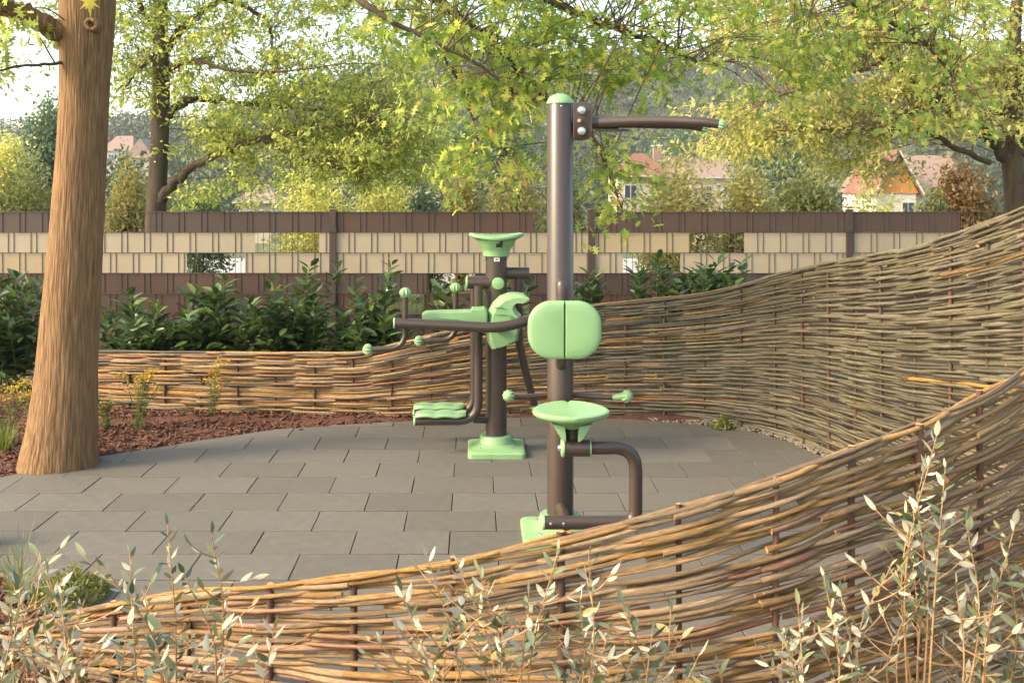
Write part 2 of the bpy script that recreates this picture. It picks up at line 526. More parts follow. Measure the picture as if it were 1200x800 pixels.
mb = MB()
mb.add([(x, y, -.022) for x, y in EDGE], [tuple(range(len(EDGE)))])
paving = mb.build('paving', M['joint_sand'], None, smooth=False)
if paving.data.polygons[0].normal.z < 0: paving.data.flip_normals()
tag(paving, kind='structure')
PW, PD, JT, JY = .4296, .2864, .0042, .0085
row0 = 4.91
for r in range(-9, 9):
    y0 = row0 + r * PD
    off = -.108 + (PW / 2 if r % 2 else 0)
    for c in range(-9, 8):
        x0 = off + c * PW
        ja, jb = random.uniform(-.0006, .0006), random.uniform(-.0006, .0006)
        poly = [(x0 + JT / 2 + ja, y0 + JY / 2 + jb), (x0 + PW - JT / 2 + ja, y0 + JY / 2 - jb), (x0 + PW - JT / 2 + jb, y0 + PD - JY / 2 + ja), (x0 + JT / 2 + jb, y0 + PD - JY / 2 + jb)]
        poly = clip(poly, EDGE)
        if len(poly) < 3: continue
        area = abs(sum(poly[k][0] * poly[(k + 1) % len(poly)][1] - poly[(k + 1) % len(poly)][0] * poly[k][1] for k in range(len(poly)))) / 2
        if area < .0008: continue
        cx_, cy_ = sum(p[0] for p in poly) / len(poly), sum(p[1] for p in poly) / len(poly)
        tz, tx, ty = random.uniform(-.0012, .0012), random.uniform(-.002, .002), random.uniform(-.002, .002)
        zt = lambda x, y: tz + (x - cx_) * tx + (y - cy_) * ty
        bv = .0016
        def ins(d):
            o = []
            for x, y in poly:
                l = math.hypot(x - cx_, y - cy_) or 1
                o.append((x - (x - cx_) / l * d * 1.3, y - (y - cy_) / l * d * 1.3))
            return o
        mb = MB()
        mb.rings([[(x, y, -.05) for x, y in poly], [(x, y, zt(x, y) - bv) for x, y in poly], [(x, y, zt(x, y)) for x, y in ins(bv)]], capa=False)
        o = mb.build('paver', M['paver'], paving, smooth=False, origin=(cx_, cy_, 0))
        o.location = (cx_, cy_, 0)


# planting bed with bark mulch round the paving
def bed_z(x, y):
    if inside(x, y, EDGE, .10): return -.055
    z = -.012 + .022 * mnoise.noise(Vector((x * 2.3, y * 2.3, 0))) + .010 * mnoise.noise(Vector((x * 9, y * 9, 2)))
    if y > 6.8: z += .03
    if inside(x, y, EDGE, -.03): z = min(z, -.016)
    return z


grid('mulch_bed', np.arange(-6.5, 3.6, .07), np.arange(1.0, 7.6, .07), bed_z, M['mulch'])
grid('planting_soil', np.arange(-8, 8.1, .25), np.arange(7.4, 10.01, .2), lambda x, y: -.03 + .04 * mnoise.noise(Vector((x * 1.7, y * 1.7, 5))), M['soil'])
# loose bark chips
bt = np.array([[-.5, -.5, -.5], [.5, -.5, -.5], [.5, .5, -.5], [-.5, .5, -.5], [-.5, -.5, .5], [.5, -.5, .5], [.5, .5, .5], [-.5, .5, .5]])
bf = np.array([[0, 3, 2, 1], [4, 5, 6, 7], [0, 1, 5, 4], [1, 2, 6, 5], [2, 3, 7, 6], [3, 0, 4, 7]])
pts = []
while len(pts) < 9000:
    if random.random() < .72: x, y = random.uniform(-4.2, -.35), random.uniform(5.3, 7.35)
    else: x, y = random.uniform(-3.2, -.9), random.uniform(3.0, 4.6)
    if inside(x, y, EDGE, -.008): continue
    pts.append((x, y, bed_z(x, y) + random.uniform(.002, .014)))
# a few strays on the paving edge
for _ in range(60):
    x, y = random.uniform(-2.9, -.6), random.uniform(5.4, 6.8)
    if inside(x, y, EDGE, 0) and not inside(x, y, EDGE, .09): pts.append((x, y, .004))
C = np.array(pts)
n = len(C)
ang = rng.uniform(0, math.pi, n); til = rng.normal(0, .35, n)
A = np.stack([np.cos(ang) * np.cos(til), np.sin(ang) * np.cos(til), np.sin(til)], 1)
B = unit(np.cross(np.array([0, 0, 1.0]) + rng.normal(0, .3, (n, 3)), A)); Nn = np.cross(A, B)
L = rng.gamma(4, .009, n) + .008; Wd = rng.uniform(.005, .014, n); H = rng.uniform(.002, .006, n)
V = C[:, None, :] + A[:, None, :] * bt[None, :, 0:1] * L[:, None, None] + B[:, None, :] * bt[None, :, 1:2] * Wd[:, None, None] + Nn[:, None, :] * bt[None, :, 2:3] * H[:, None, None]
F = bf[None] + (np.arange(n) * 8)[:, None, None]
o = mesh_obj('mulch_chips', fast_mesh('mulch_chips', V.reshape(-1, 3), F.reshape(-1, 4), None, [M['chip']]))
tag(o, 'red brown bark mulch chips covering the planting bed', 'mulch', kind='stuff')
# gravel edge at the foot of the willow hurdle on the right
pts = []
while len(pts) < 1500:
    x, y = random.uniform(1.2, 2.4), random.uniform(4.6, 6.9)
    if inside(x, y, EDGE, 0) or not inside(x, y, EDGE, -.16): continue
    pts.append((x, y, .0))
C = np.array(pts); n = len(C)
V = C[:, None, :] + bt[None] * rng.uniform(.006, .02, (n, 1, 3)) * np.array([1, 1, .7]); F = bf[None] + (np.arange(n) * 8)[:, None, None]
o = mesh_obj('gravel_edge', fast_mesh('gravel_edge', V.reshape(-1, 3), F.reshape(-1, 4), None, [M['gravel']]))
tag(o, 'pale gravel strip between paving and the tall willow hurdle', 'gravel', kind='stuff')


# ------------------------------------------------------------------ woven willow hurdles
class Path:
    def __init__(self, pts):
        """pts: (X, Y, top height)"""
        self.p = spline([Vector(p) for p in pts], 24)
        self.s = [0]
        for a, b in zip(self.p, self.p[1:]):
            self.s.append(self.s[-1] + math.hypot(b.x - a.x, b.y - a.y))
        self.L = self.s[-1]
        self.sa = np.array(self.s); self.pa = np.array([tuple(p) for p in self.p])

    def at(self, s):
        x = np.interp(s, self.sa, self.pa[:, 0]); y = np.interp(s, self.sa, self.pa[:, 1]); h = np.interp(s, self.sa, self.pa[:, 2])
        e = .02
        x1, x0 = np.interp(s + e, self.sa, self.pa[:, 0]), np.interp(s - e, self.sa, self.pa[:, 0])
        y1, y0 = np.interp(s + e, self.sa, self.pa[:, 1]), np.interp(s - e, self.sa, self.pa[:, 1])
        t = Vector((x1 - x0, y1 - y0, 0))
        if t.length < 1e-6: t = Vector((1, 0, 0))
        t.normalize()
        return Vector((x, y, 0)), float(h), t


def rod_object(parent, pts, rad, mats, n=7):
    """tube with uv along its length, cut faces in the second material"""
    mb = MB(); mb.tube(pts, rad, n=n, capmi=1)
    o = mb.build('rod', mats, parent, angle=60)
    me = o.data
    uvl = me.uv_layers.new(name='UVMap')
    seed = random.uniform(0, 40)
    ln = [0]
    for a, b in zip(pts, pts[1:]): ln.append(ln[-1] + (Vector(b) - Vector(a)).length)
    uv = []
    for i in range(len(pts) - 1):
        for k in range(n):
            a, b = ln[i] * 3 + seed, ln[i + 1] * 3 + seed
            u, w = k / n * 3 + seed, (k + 1) / n * 3 + seed
            uv += [a, u, a, w, b, w, b, u]
    uv += [seed, seed] * (2 * n)
    uvl.data.foreach_set('uv', uv)
    return o


def hurdle(name, label, path, stakes, nmax, hmax, rr, mats, stake_r, seed, amp, len_rng, sub, jitter, prot=(0, .02), shade_frac=None):
    rnd = random.Random(seed)
    sk = np.array(stakes); ki = np.arange(len(stakes))
    def phase(q):
        if q < sk[0]: return (q - sk[0]) / (sk[1] - sk[0])
        if q > sk[-1]: return len(sk) - 1 + (q - sk[-1]) / (sk[-1] - sk[-2])
        return float(np.interp(q, sk, ki))
    c0, _, _ = path.at(path.L / 2)
    t = thing(name, (c0.x, c0.y, -.05), label, 'willow fence')
    # stakes
    for s in stakes:
        c, h, tg = path.at(s)
        r = stake_r * rnd.uniform(.8, 1.2)
        top = h * .985 + rnd.uniform(*prot)
        a, b = rnd.uniform(-.012, .012), rnd.uniform(-.012, .012)
        mb = MB()
        mb.tube([c + Vector((a * z, b * z, z)) for z in np.linspace(-.08, top, 7)], [r * rnd.uniform(.94, 1.06) for _ in range(7)], n=9, capmi=1)
        mb.build('stake', [M['stake'], M['willow_cut']], t, angle=50)
    # rods in van der Corput order so that the low end keeps an even weave
    def vdc(i):
        q, b = 0, .5
        while i: q += (i & 1) * b; i >>= 1; b /= 2
        return q
    order = sorted(range(nmax), key=lambda i: vdc(i))
    lev = {}
    for i in range(nmax): lev[i] = vdc(i)
    rows = sorted(range(nmax), key=lambda i: lev[i])
    for ri, i in enumerate(rows):
        v = (ri + .5) / nmax
        if ri == nmax - 1: v = .985
        thr = (i / nmax) * hmax * .96
        par = bin(ri).count('1') % 2
        s = rnd.uniform(-len_rng[0], 0)
        while s < path.L:
            ln = rnd.uniform(*len_rng)
            s0, s1 = max(0.0, s), min(path.L, s + ln)
            s_next = s + ln - rnd.uniform(.03, .16)
            # clip the rod where the fence is too low to need it
            ss = [q for q in np.linspace(s0, s1, 30) if path.at(q)[1] > thr] if s1 > s0 else []
            if ri == nmax - 1 and s1 > s0: ss = list(np.linspace(s0, s1, 30))
            if len(ss) < 3 or ss[-1] - ss[0] < .2:
                s = s_next; continue
            s0, s1 = ss[0], ss[-1]
            flip = 0 if rnd.random() < .93 else 1
            if rnd.random() < .75:      # the butt lies on the near side of a stake
                kk = [q for q in range(len(stakes)) if (q + (par ^ flip)) % 2 == 0 and s0 - .62 < sk[q] < s0 + .05 and path.at(sk[q])[1] > thr]
                if kk: s0 = sk[kk[-1]] - rnd.uniform(.02, .05)
            nseg = max(6, int((s1 - s0) / sub))
            r0 = rnd.uniform(*rr); r1 = r0 * rnd.uniform(.52, .8)
            if rnd.random() < .2: r0, r1 = r1, r0
            ph1, ph2, ph3 = rnd.uniform(0, 6.3), rnd.uniform(0, 6.3), rnd.uniform(0, 6.3)
            dz = rnd.uniform(-jitter, jitter)
            lo, hi = rnd.uniform(.0, .01), rnd.uniform(0, .01)
            pts, rads = [], []
            for q in np.linspace(s0, s1, nseg + 1):
                c, h, tg = path.at(q)
                nr = Vector((tg.y, -tg.x, 0))
                w = math.cos(math.pi * (phase(q) + (par ^ flip)))
                w = math.copysign(abs(w) ** .8, w)
                off = amp * w
                z = v * h + dz + jitter * .8 * math.sin(q * 4.1 + ph1) + jitter * .5 * math.sin(q * 9.7 + ph2)
                tt = (q - s0) / (s1 - s0)
                # rod ends stick out on the near side
                rr_ = r0 + (r1 - r0) * tt
                pts.append(c + nr * (off + .004 * math.sin(q * 6 + ph3)) + Vector((0, 0, max(z, .006))))
                rads.append(rr_ * (1 + .06 * math.sin(q * 31 + ph2) + (.16 if rnd.random() < .10 else 0)))
            mt = mats[0] if rnd.random() < .86 or ri > nmax - 4 else mats[1]
            if shade_frac is not None:
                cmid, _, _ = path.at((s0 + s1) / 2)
                if rnd.random() < shade_frac(cmid.x, v): mt = M['willow_shade']
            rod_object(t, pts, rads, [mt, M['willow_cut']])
            s = s_next
    return t


FRONT = [(-1.86, 3.62, .03), (-1.62, 3.48, .06)]
for x, y, Z in ((60, 722, 3.32), (133, 707, 3.20), (220, 692, 3.08), (315, 683, 2.97), (415, 672, 2.87), (528, 655, 2.76), (660, 625, 2.70), (797, 590, 2.68), (908, 555, 2.72), (997, 520, 2.80), (1075, 492, 2.90), (1150, 455, 3.02), (1228, 413, 3.15), (1320, 370, 3.3)):
    p = P(x, y, Z); FRONT.append((p.x, p.y, p.z))
fpath = Path(FRONT)
def s_of(p, q):
    return min(p.s, key=lambda s: abs(p.at(s)[0].x - q.x))
fst = [s_of(fpath, P(x, 0, Z)) for x, Z in ((62, 3.32), (133, 3.20), (220, 3.08), (315, 2.97), (415, 2.87), (528, 2.76), (660, 2.70), (797, 2.68), (908, 2.72), (997, 2.80), (1075, 2.90), (1150, 3.02), (1228, 3.15), (1312, 3.29))]
hurdle('willow_hurdle', 'golden brown woven willow hurdle sweeping across the foreground', fpath, fst, 70, 1.02, (.0064, .0108), (M['willow'], M['willow_red']), .0100, 3, .0124, (.8, 1.6), .036, .0028, prot=(-.006, .016))

BACK = []
for x, y, Z in ((70, 412, 7.25), (120, 411, 7.12), (250, 412, 6.98), (400, 413, 6.9), (440, 408, 6.88), (480, 398, 6.88), (560, 380, 6.92), (640, 365, 6.95), (700, 355, 6.95), (783, 347, 6.9), (846, 337, 6.76), (908, 320, 6.45), (950, 309, 6.12), (992, 301, 5.75), (1054, 289, 5.25), (1117, 270, 4.85), (1158, 255, 4.6), (1200, 237, 4.35), (1260, 210, 4.1)):
    p = P(x, y, Z); BACK.append((p.x, p.y, p.z))
bpath = Path(BACK)
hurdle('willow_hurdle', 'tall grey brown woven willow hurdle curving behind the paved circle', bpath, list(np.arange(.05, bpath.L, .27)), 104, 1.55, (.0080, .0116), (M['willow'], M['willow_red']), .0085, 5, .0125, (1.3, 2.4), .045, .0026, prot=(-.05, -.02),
       shade_frac=lambda x, v: .22 + .76 * smooth(.0, 1.7, x))  # painted shade: share of dull rods grows towards the right


# ------------------------------------------------------------------ strip fence of the park boundary
ZF = 9.5
fence = thing('privacy_fence', (0, ZF, 0), 'wire mesh fence with woven brown and beige privacy strips', 'fence')
px = lambda x, Z=ZF: (x - CX) * Z / FPX
TOP = EYE - (249 - CY) * ZF / FPX
PITCH = 23.85 * ZF / FPX
WP = 26.6 / 4 * ZF / FPX
rowsF = [('strip_brown', [(-230, 57 + 4), (178, 625), (698, 1125)]),
         ('strip_beige', [(-230, 299), (374, 808), (872, 1330)]),
         ('strip_beige', [(-230, 219), (287, 730), (797, 1330)]),
         ('strip_brown', [(-230, 500), (556, 1330)]),
         ('strip_brown', [(-230, 432), (501, 560), (620, 1330)]),
         ('strip_brown', [(-230, 1330)]),
         ('strip_brown', [(-230, 1330)])]
posts_px = [-216, 87, 390, 693, 995, 1298]
for ri, (mn, runs) in enumerate(rowsF):
    zt = TOP - ri * PITCH
    ph = (ri % 2) * 2
    for a, b in runs:
        cuts = [a] + [p for p in posts_px if a < p < b] + [b]
        for c0, c1 in zip(cuts, cuts[1:]):
            x0, x1 = px(c0) + (.012 if c0 in posts_px else 0), px(c1) - (.012 if c1 in posts_px else 0)
            k0, k1 = math.ceil(x0 / WP), math.floor(x1 / WP)
            stations = [(x0 + (x1 - x0) * q / 3, random.uniform(-.0006, .0006)) for q in range(4)]
            mb = MB()
            h = PITCH - .006
            rj = random.uniform(-.0015, .0015)
            vs = []
            for x, sg_ in stations:
                yo = sg_ - .0007
                vs += [(x, ZF + yo, zt - h + rj), (x, ZF + yo, zt + rj), (x, ZF + yo + .0014, zt + rj), (x, ZF + yo + .0014, zt - h + rj)]
            fs = []
            for i in range(len(stations) - 1):
                q = i * 4
                for e in range(4):
                    fs.append((q + e, q + (e + 1) % 4, q + 4 + (e + 1) % 4, q + 4 + e))
            mb.add(vs, fs).build('strip', M[mn], fence, smooth=False)
for p in posts_px:
    mb = MB(); mb.box((px(p), ZF + .0, (TOP + .03) / 2 - .03), (.06, .045, TOP + .09))
    po = mb.build('post', M['wire'], fence, smooth=False)
    mb = MB(); mb.box((px(p), ZF, TOP + .0485), (.068, .052, .012)); mb.build('post_cap', M['wire'], po, smooth=False)
    mb = MB()
    for zz in (TOP - .17, TOP - .65): mb.box((px(p), ZF - .026, zz), (.078, .012, .03))
    mb.build('clamp', M['wire'], po, smooth=False)
for a, b in zip(posts_px, posts_px[1:]):
    mb = MB()
    k = math.ceil(px(a) / WP)
    while k * WP < px(b):
        x = k * WP
        for ri in range(7):
            d = -.0042 if ((k + (ri % 2) * 2) % 4) < 2 else .0048
            mb.tube([(x, ZF + d, max(-.02, TOP - (ri + 1) * PITCH + .003)), (x, ZF + d, TOP - ri * PITCH + (.022 if ri == 0 else .003))], .0027, n=4, cap=(ri == 0))
        k += 1
    for ri in range(8):
        zt = TOP - ri * PITCH + .003
        for d in (-.0105, .0110):
            mb.tube([(px(a), ZF + d, zt), (px(b), ZF + d, zt)], .0032, n=4)
    tag(mb.build('wire_mesh', M['wire'], fence, smooth=False), kind='stuff')


# ------------------------------------------------------------------ outdoor exercise machines
STEEL, GREEN = M['brown_steel'], M['green_plastic']


def rrect(hx, hy, r, n=6):
    out = []
    for cx_, cy_, a0 in ((hx - r, hy - r, 0), (-hx + r, hy - r, 90), (-hx + r, -hy + r, 180), (hx - r, -hy + r, 270)):
        for k in range(n + 1):
            a = R(a0 + 90 * k / n)
            out.append((cx_ + r * math.cos(a), cy_ + r * math.sin(a)))
    return out


def base_block(t, c, hx, hy, pole_r):
    """moulded foot cover: square plate with a collar round the post"""
    X, Y = c
    mb = MB()
    lay = [(0.0, hx, hy, .03), (.026, hx, hy, .03), (.036, hx - .008, hy - .008, .03), (.039, hx - .02, hy - .02, .03), (.042, pole_r + .075, pole_r + .075, .07), (.048, pole_r + .056, pole_r + .056, pole_r + .03), (.062, pole_r + .042, pole_r + .042, pole_r + .036), (.096, pole_r + .034, pole_r + .034, pole_r + .033), (.103, pole_r + .029, pole_r + .029, pole_r + .028), (.104, pole_r + .003, pole_r + .003, pole_r + .002)]
    mb.rings([[(X + a, Y + b, z + .001) for a, b in rrect(h1, h2, r)] for z, h1, h2, r in lay])
    return mb.build('base_cover', GREEN, t, angle=35)


def knob(parent, c, axis, r, name='grip', lobes=10):
    """ribbed ball grip"""
    axis = Vector(axis).normalized()
    q = axis.to_track_quat('Z', 'Y').to_matrix()
    mb = MB()
    rr = []
    nphi, n = 9, lobes * 4
    for i in range(nphi):
        ph = math.pi * (i + .35) / (nphi - .3)
        ring = []
        for k in range(n):
            a = 2 * math.pi * k / n
            f = 1 + .11 * math.cos(lobes * a) * math.sin(ph) ** .6
            p = Vector((math.sin(ph) * math.cos(a) * f, math.sin(ph) * math.sin(a) * f, -math.cos(ph) * 1.0)) * r
            ring.append(Vector(c) + q @ p)
        rr.append(ring)
    mb.rings(rr)
    return mb.build(name, GREEN, parent, angle=50)


def disc_cap(parent, c, axis, r, th=.012, name='end_cap', mat=None):
    axis = Vector(axis).normalized()
    c = Vector(c)
    mb = MB()
    pts = [c, c + axis * th * .6, c + axis * th * .9, c + axis * th]
    mb.tube(pts, [r, r, r * .9, r * .72], n=20)
    return mb.build(name, mat or GREEN, parent, angle=50)


# ---- lat pull machine, nearer
Z1 = 4.55
bx_, by_ = P(656.5, 400, Z1).x, Z1
S1 = Z1 / FPX
t1 = thing('exercise_machine', (bx_, by_, 0), 'tall brown post exercise machine with green backrest and round green seat', 'exercise machine')
base_block(t1, (bx_, by_), .175, .175, .06)
ztop = EYE + (CY - 121) * S1
mb = MB(); mb.lathe((bx_, by_, 0), [(.06, .03), (.06, ztop - .004), (.057, ztop)], n=40)
post1 = mb.build('post', STEEL, t1)
mb = MB(); mb.lathe((bx_, by_, ztop), [(.0625, -.004), (.063, .001), (.061, .006), (.055, .019), (.046, .029), (.034, .037), (.018, .0425), (.003, .044)], n=36)
mb.build('cap', GREEN, t1, angle=60)
for zz in (.1145,):
    for k in range(4):
        a = R(45 + 90 * k)
        mb = MB(); mb.lathe((bx_ + .135 * math.cos(a), by_ + .135 * math.sin(a), .037), [(.016, 0), (.016, .006), (.012, .011), (.003, .013)], n=14)
        mb.build('bolt', M['bolt_steel'], t1)
mb = MB(); mb.lathe((bx_ + .0, by_ - .06, ztop - .018), [(.004, .002), (.004, -.002), (.002, -.004)], n=10, axis='Y'); mb.build('rivet', M['bolt_steel'], t1)
# bracket with bolts
zc = EYE + (CY - 142.5) * S1
xb0, xb1 = bx_ + .055, bx_ + .0605 + 20.5 * S1
def plate(yo):
    out = [(xb0, zc - .083), (xb1 - .03, zc - .083)]
    for k in range(7): a = R(-90 + 15 * k); out.append((xb1 - .03 + .03 * math.cos(a), zc - .053 + .03 * math.sin(a)))
    for k in range(7): a = R(15 * k); out.append((xb1 - .03 + .03 * math.cos(a), zc + .053 + .03 * math.sin(a)))
    out += [(xb0, zc + .083)]
    return out
for yo in (-.045, .033):
    mb = MB(); mb.extrude(plate(0), by_ + yo, by_ + yo + .012, .003)
    br = mb.build('bracket', STEEL, t1, angle=30)
    for dz in (.047, -.047):
        mb = MB()
        mb.lathe((bx_ + .092, by_ + yo - (.001 if yo < 0 else -.013), zc + dz), [(.020, 0), (.0205, -.005 if yo < 0 else .005), (.017, -.012 if yo < 0 else .012), (.005, -.015 if yo < 0 else .015)], n=18, axis='Y')
        mb.build('bolt', M['bolt_steel'], br)
mb = MB(); mb.lathe((bx_ + .082, by_ - .05, zc), [(.009, .01), (.009, -.006), (.004, -.008)], n=8, axis='Y'); mb.build('pivot_pin', M['willow_cut'], t1)
# pull arm: short root, then a fork of two handles
arm = MB()
root = Vector((xb1 - .035, by_, zc - .006))
arm.tube([root, root + Vector((.10, 0, 0)), root + Vector((.16, 0, .001))], [.030, .030, .028], n=20)
am = arm.build('pull_arm', STEEL, t1)
for sg in (-1, 1):
    pth = spline([root + Vector((.07, sg * .012, 0)), root + Vector((.20, sg * .05, .004)), root + Vector((.36, sg * .10, .002)), root + Vector((.50, sg * .15, -.004 + (.004 if sg > 0 else -.002))), root + Vector((.575, sg * .17, -.016 + (.006 if sg > 0 else 0)))], 8)
    mb = MB(); mb.tube(pth, [.026 - .006 * i / (len(pth) - 1) for i in range(len(pth))], n=16); mb.build('handle', STEEL, am)
    knob(am, pth[-1] + Vector((.012, sg * .003, -.004)), (1, sg * .25, -.2), .022)
mb = MB(); mb.box(root + Vector((.13, 0, -.034)), (.15, .03, .012)); mb.build('stop_rail', STEEL, am, smooth=False)
# backrest: upright bent tube and a pad in two halves
Zp = Z1 - .17
def q1(x, y, Z=Zp): return P(x, y, Z)
sup = fillet([Vector((bx_ + .0, by_ - .05, q1(0, 336).z)), Vector((bx_ + .0, by_ - .085, q1(0, 334).z)), Vector((bx_, by_ - .09, q1(0, 344).z)), Vector((bx_, by_ - .09, q1(0, 424).z)), Vector((bx_, by_ - .05, q1(0, 433).z))], .03)
mb = MB(); mb.tube(sup, .026, n=16); mb.build('backrest_support', STEEL, t1)
pc = q1(662, 387); hx, hz = 43.2 * Zp / FPX, 34 * Zp / FPX
for sg in (-1, 1):
    o2 = []
    rad = .105
    for a0, ccx, ccz in ((0, hx - rad, hz - rad), (-90, hx - rad, -hz + rad)) if False else ((90, hx - rad, hz - rad), (0, hx - rad, -hz + rad)):
        for k in range(11):
            a = R(a0 - 90 * k / 10)
            o2.append((ccx + rad * math.cos(a), ccz + rad * math.sin(a)))
    o2 += [(.0016, -hz), (.0016, hz)]
    def ring(y, ins):
        cx0, cz0 = hx * .45, 0
        out = []
        for x, z in o2:
            l = math.hypot(x - cx0, z - cz0)
            xx, zz = x - (x - cx0) / l * ins, z - (z - cz0) / l * ins
            if x < .01: xx = max(x + ins * .25, .0016)
            out.append((pc.x + sg * xx, y, pc.z + zz))
        return out if sg < 0 else out[::-1]
    bow = lambda i: 0
    mb = MB()
    mb.rings([ring(Zp + .044, .016), ring(Zp + .040, .004), ring(Zp + .030, 0), ring(Zp + .010, 0), ring(Zp + .003, .003), ring(Zp - .001, .009), ring(Zp - .0035, .018), ring(Zp - .005, .05)])
    mb.build('backrest_pad', GREEN, t1, angle=30)
mb = MB(); mb.box((pc.x, Zp + .062, pc.z), (.12, .03, .16)); mb.build('backrest_plate', STEEL, t1, smooth=False)
# side hand grips
zb = EYE - (464 - CY) * Z1 / FPX
xl, xr = P(600, 0, Z1).x, P(726, 0, Z1).x
mb = MB(); mb.tube(spline([(xl, by_ - .035, zb + .004), (xl + .03, by_ - .02, zb), (bx_ - .05, by_ + .02, zb), (bx_ + .05, by_ + .02, zb), (xr - .03, by_ - .02, zb - .002), (xr, by_ - .035, zb + .003)], 6), .0125, n=12)
hb = mb.build('hand_bar', STEEL, t1)
knob(hb, (xl - .017, by_ - .05, zb + .012), (-.5, -1, .3), .027)
knob(hb, (xr + .026, by_ - .05, zb + .010), (.5, -1, .2), .027)
mb = MB(); mb.tube([(xr - .03, by_ - .02, zb - .002), (xr + .015, by_ - .045, zb + .010)], [.013, .019], n=14); mb.build('grip_sleeve', GREEN, hb)
# seat: dished saddle with a cleft, on a forked neck
Zs = 4.27
sc_ = P(669, 481, Zs)
HX, HY = 45 * Zs / FPX, .150
def seat_pt(r, a, z):
    ca, sa = math.cos(a), math.sin(a)
    x, y = HX * r * ca, HY * r * sa * (1 - .10 * abs(ca))
    if sa > 0: x *= (1 - .06 * sa)
    return Vector((sc_.x + x, sc_.y + y, sc_.z + z))
def zs_top(r, a):
    ca, sa = math.cos(a), math.sin(a)
    z = .011 * r ** 2.2 - .004
    z += .010 * max(0, sa) * r ** 3
    z -= (.010 if sa > 0 else .003) * math.exp(-(ca * r / .05) ** 2) * r ** 4
    return z
n = 64
rr = []
for r in (.02, .2, .4, .6, .75, .86, .93, .975, 1.0):
    rr.append([seat_pt(r, 2 * math.pi * k / n, zs_top(r, 2 * math.pi * k / n) - (.006 * max(0, (r - .93) / .07) ** 2)) for k in range(n)])
for r, dz in ((1.005, -.014), (.99, -.024), (.93, -.032), (.74, -.042), (.52, -.056)):
    rr.append([seat_pt(r, 2 * math.pi * k / n, zs_top(1, 2 * math.pi * k / n) * .55 + dz + .006) for k in range(n)])
rr.append([seat_pt(.36, 2 * math.pi * k / n, -.068) for k in range(n)])
mb = MB(); mb.rings(rr[::-1]); seat = mb.build('seat', GREEN, t1, angle=40)
for sg in (-1, 1):
    outl = [(sg * .085, -.040), (sg * .03, -.052), (sg * .026, -.088), (sg * .026, -.118), (sg * .040, -.112), (sg * .050, -.098)]
    if sg > 0: outl = outl[::-1]
    mb = MB(); mb.extrude([(sc_.x + x, sc_.z + z) for x, z in outl], sc_.y - .07, sc_.y + .05, .006); mb.build('seat_fork', GREEN, seat, angle=30)
arch = [Vector((sc_.x + .03 * math.cos(R(a)), sc_.y, sc_.z - .085 + .02 * math.sin(R(a)))) for a in range(0, 181, 20)]
Zt = 4.25
mb = MB(); mb.tube([(sc_.x + .005, sc_.y + .01, sc_.z - .055), (sc_.x + .006, sc_.y - .0, sc_.z - .155)], .031, n=20); mb.build('seat_neck', STEEL, t1)
# sleeve and D shaped foot frame
s0, s1 = P(661, 524.5, Zt), P(691, 524.5, Zt)
mb = MB(); mb.tube([s0, s1], .036, n=28); sl = mb.build('sleeve', STEEL, t1, angle=50)
disc_cap(sl, s0, (-1, 0, 0), .039, .014)
mb = MB(); mb.lathe(s0 + Vector((-.012, 0, 0)), [(.014, 0), (.014, -.008), (.009, -.014), (.002, -.015)], n=12, axis='X'); mb.build('bolt', M['bolt_steel'], sl)
mb = MB(); mb.tube([s1 - Vector((.001, 0, 0)), s1 + Vector((.004, 0, 0))], .0375, n=28); mb.build('seal_ring', GREEN, sl, angle=50)
pth = fillet([s1 - Vector((.03, 0, 0)), P(745, 523.5, Zt), P(745, 612, Zt), P(640, 612, Zt)], .115, 12)
pth2 = fillet([s1 - Vector((.03, 0, 0)), P(745, 523.5, Zt), P(745, 580, Zt)], .115, 12)
p3 = fillet([P(745, 580, Zt), P(745, 611.5, Zt), P(638, 612, Zt)], .075, 10)
mb = MB(); mb.tube(pth2 + p3[1:], .0285, n=24); ff = mb.build('foot_frame', STEEL, t1, angle=50)
disc_cap(ff, P(638, 612, Zt), (-1, 0, 0), .031, .012)
for xx in (645, 660):
    p = P(xx, 612, Zt); mb = MB(); mb.lathe(p + Vector((0, -.027, .004)), [(.006, 0), (.006, -.003), (.003, -.005)], n=10, axis='Y'); mb.build('bolt', M['bolt_steel'], ff)
# lever from the post to the sleeve and to the foot bar
mb = MB(); mb.tube([(bx_, by_ - .03, s0.z), ((s0.x + s1.x) / 2, Zt + .02, s0.z)], .028, n=16); mb.build('seat_lever', STEEL, t1)
mb = MB(); mb.tube([(bx_, by_ - .03, .148), (bx_, Zt + .01, .148)], .026, n=16); mb.build('foot_lever', STEEL, t1)

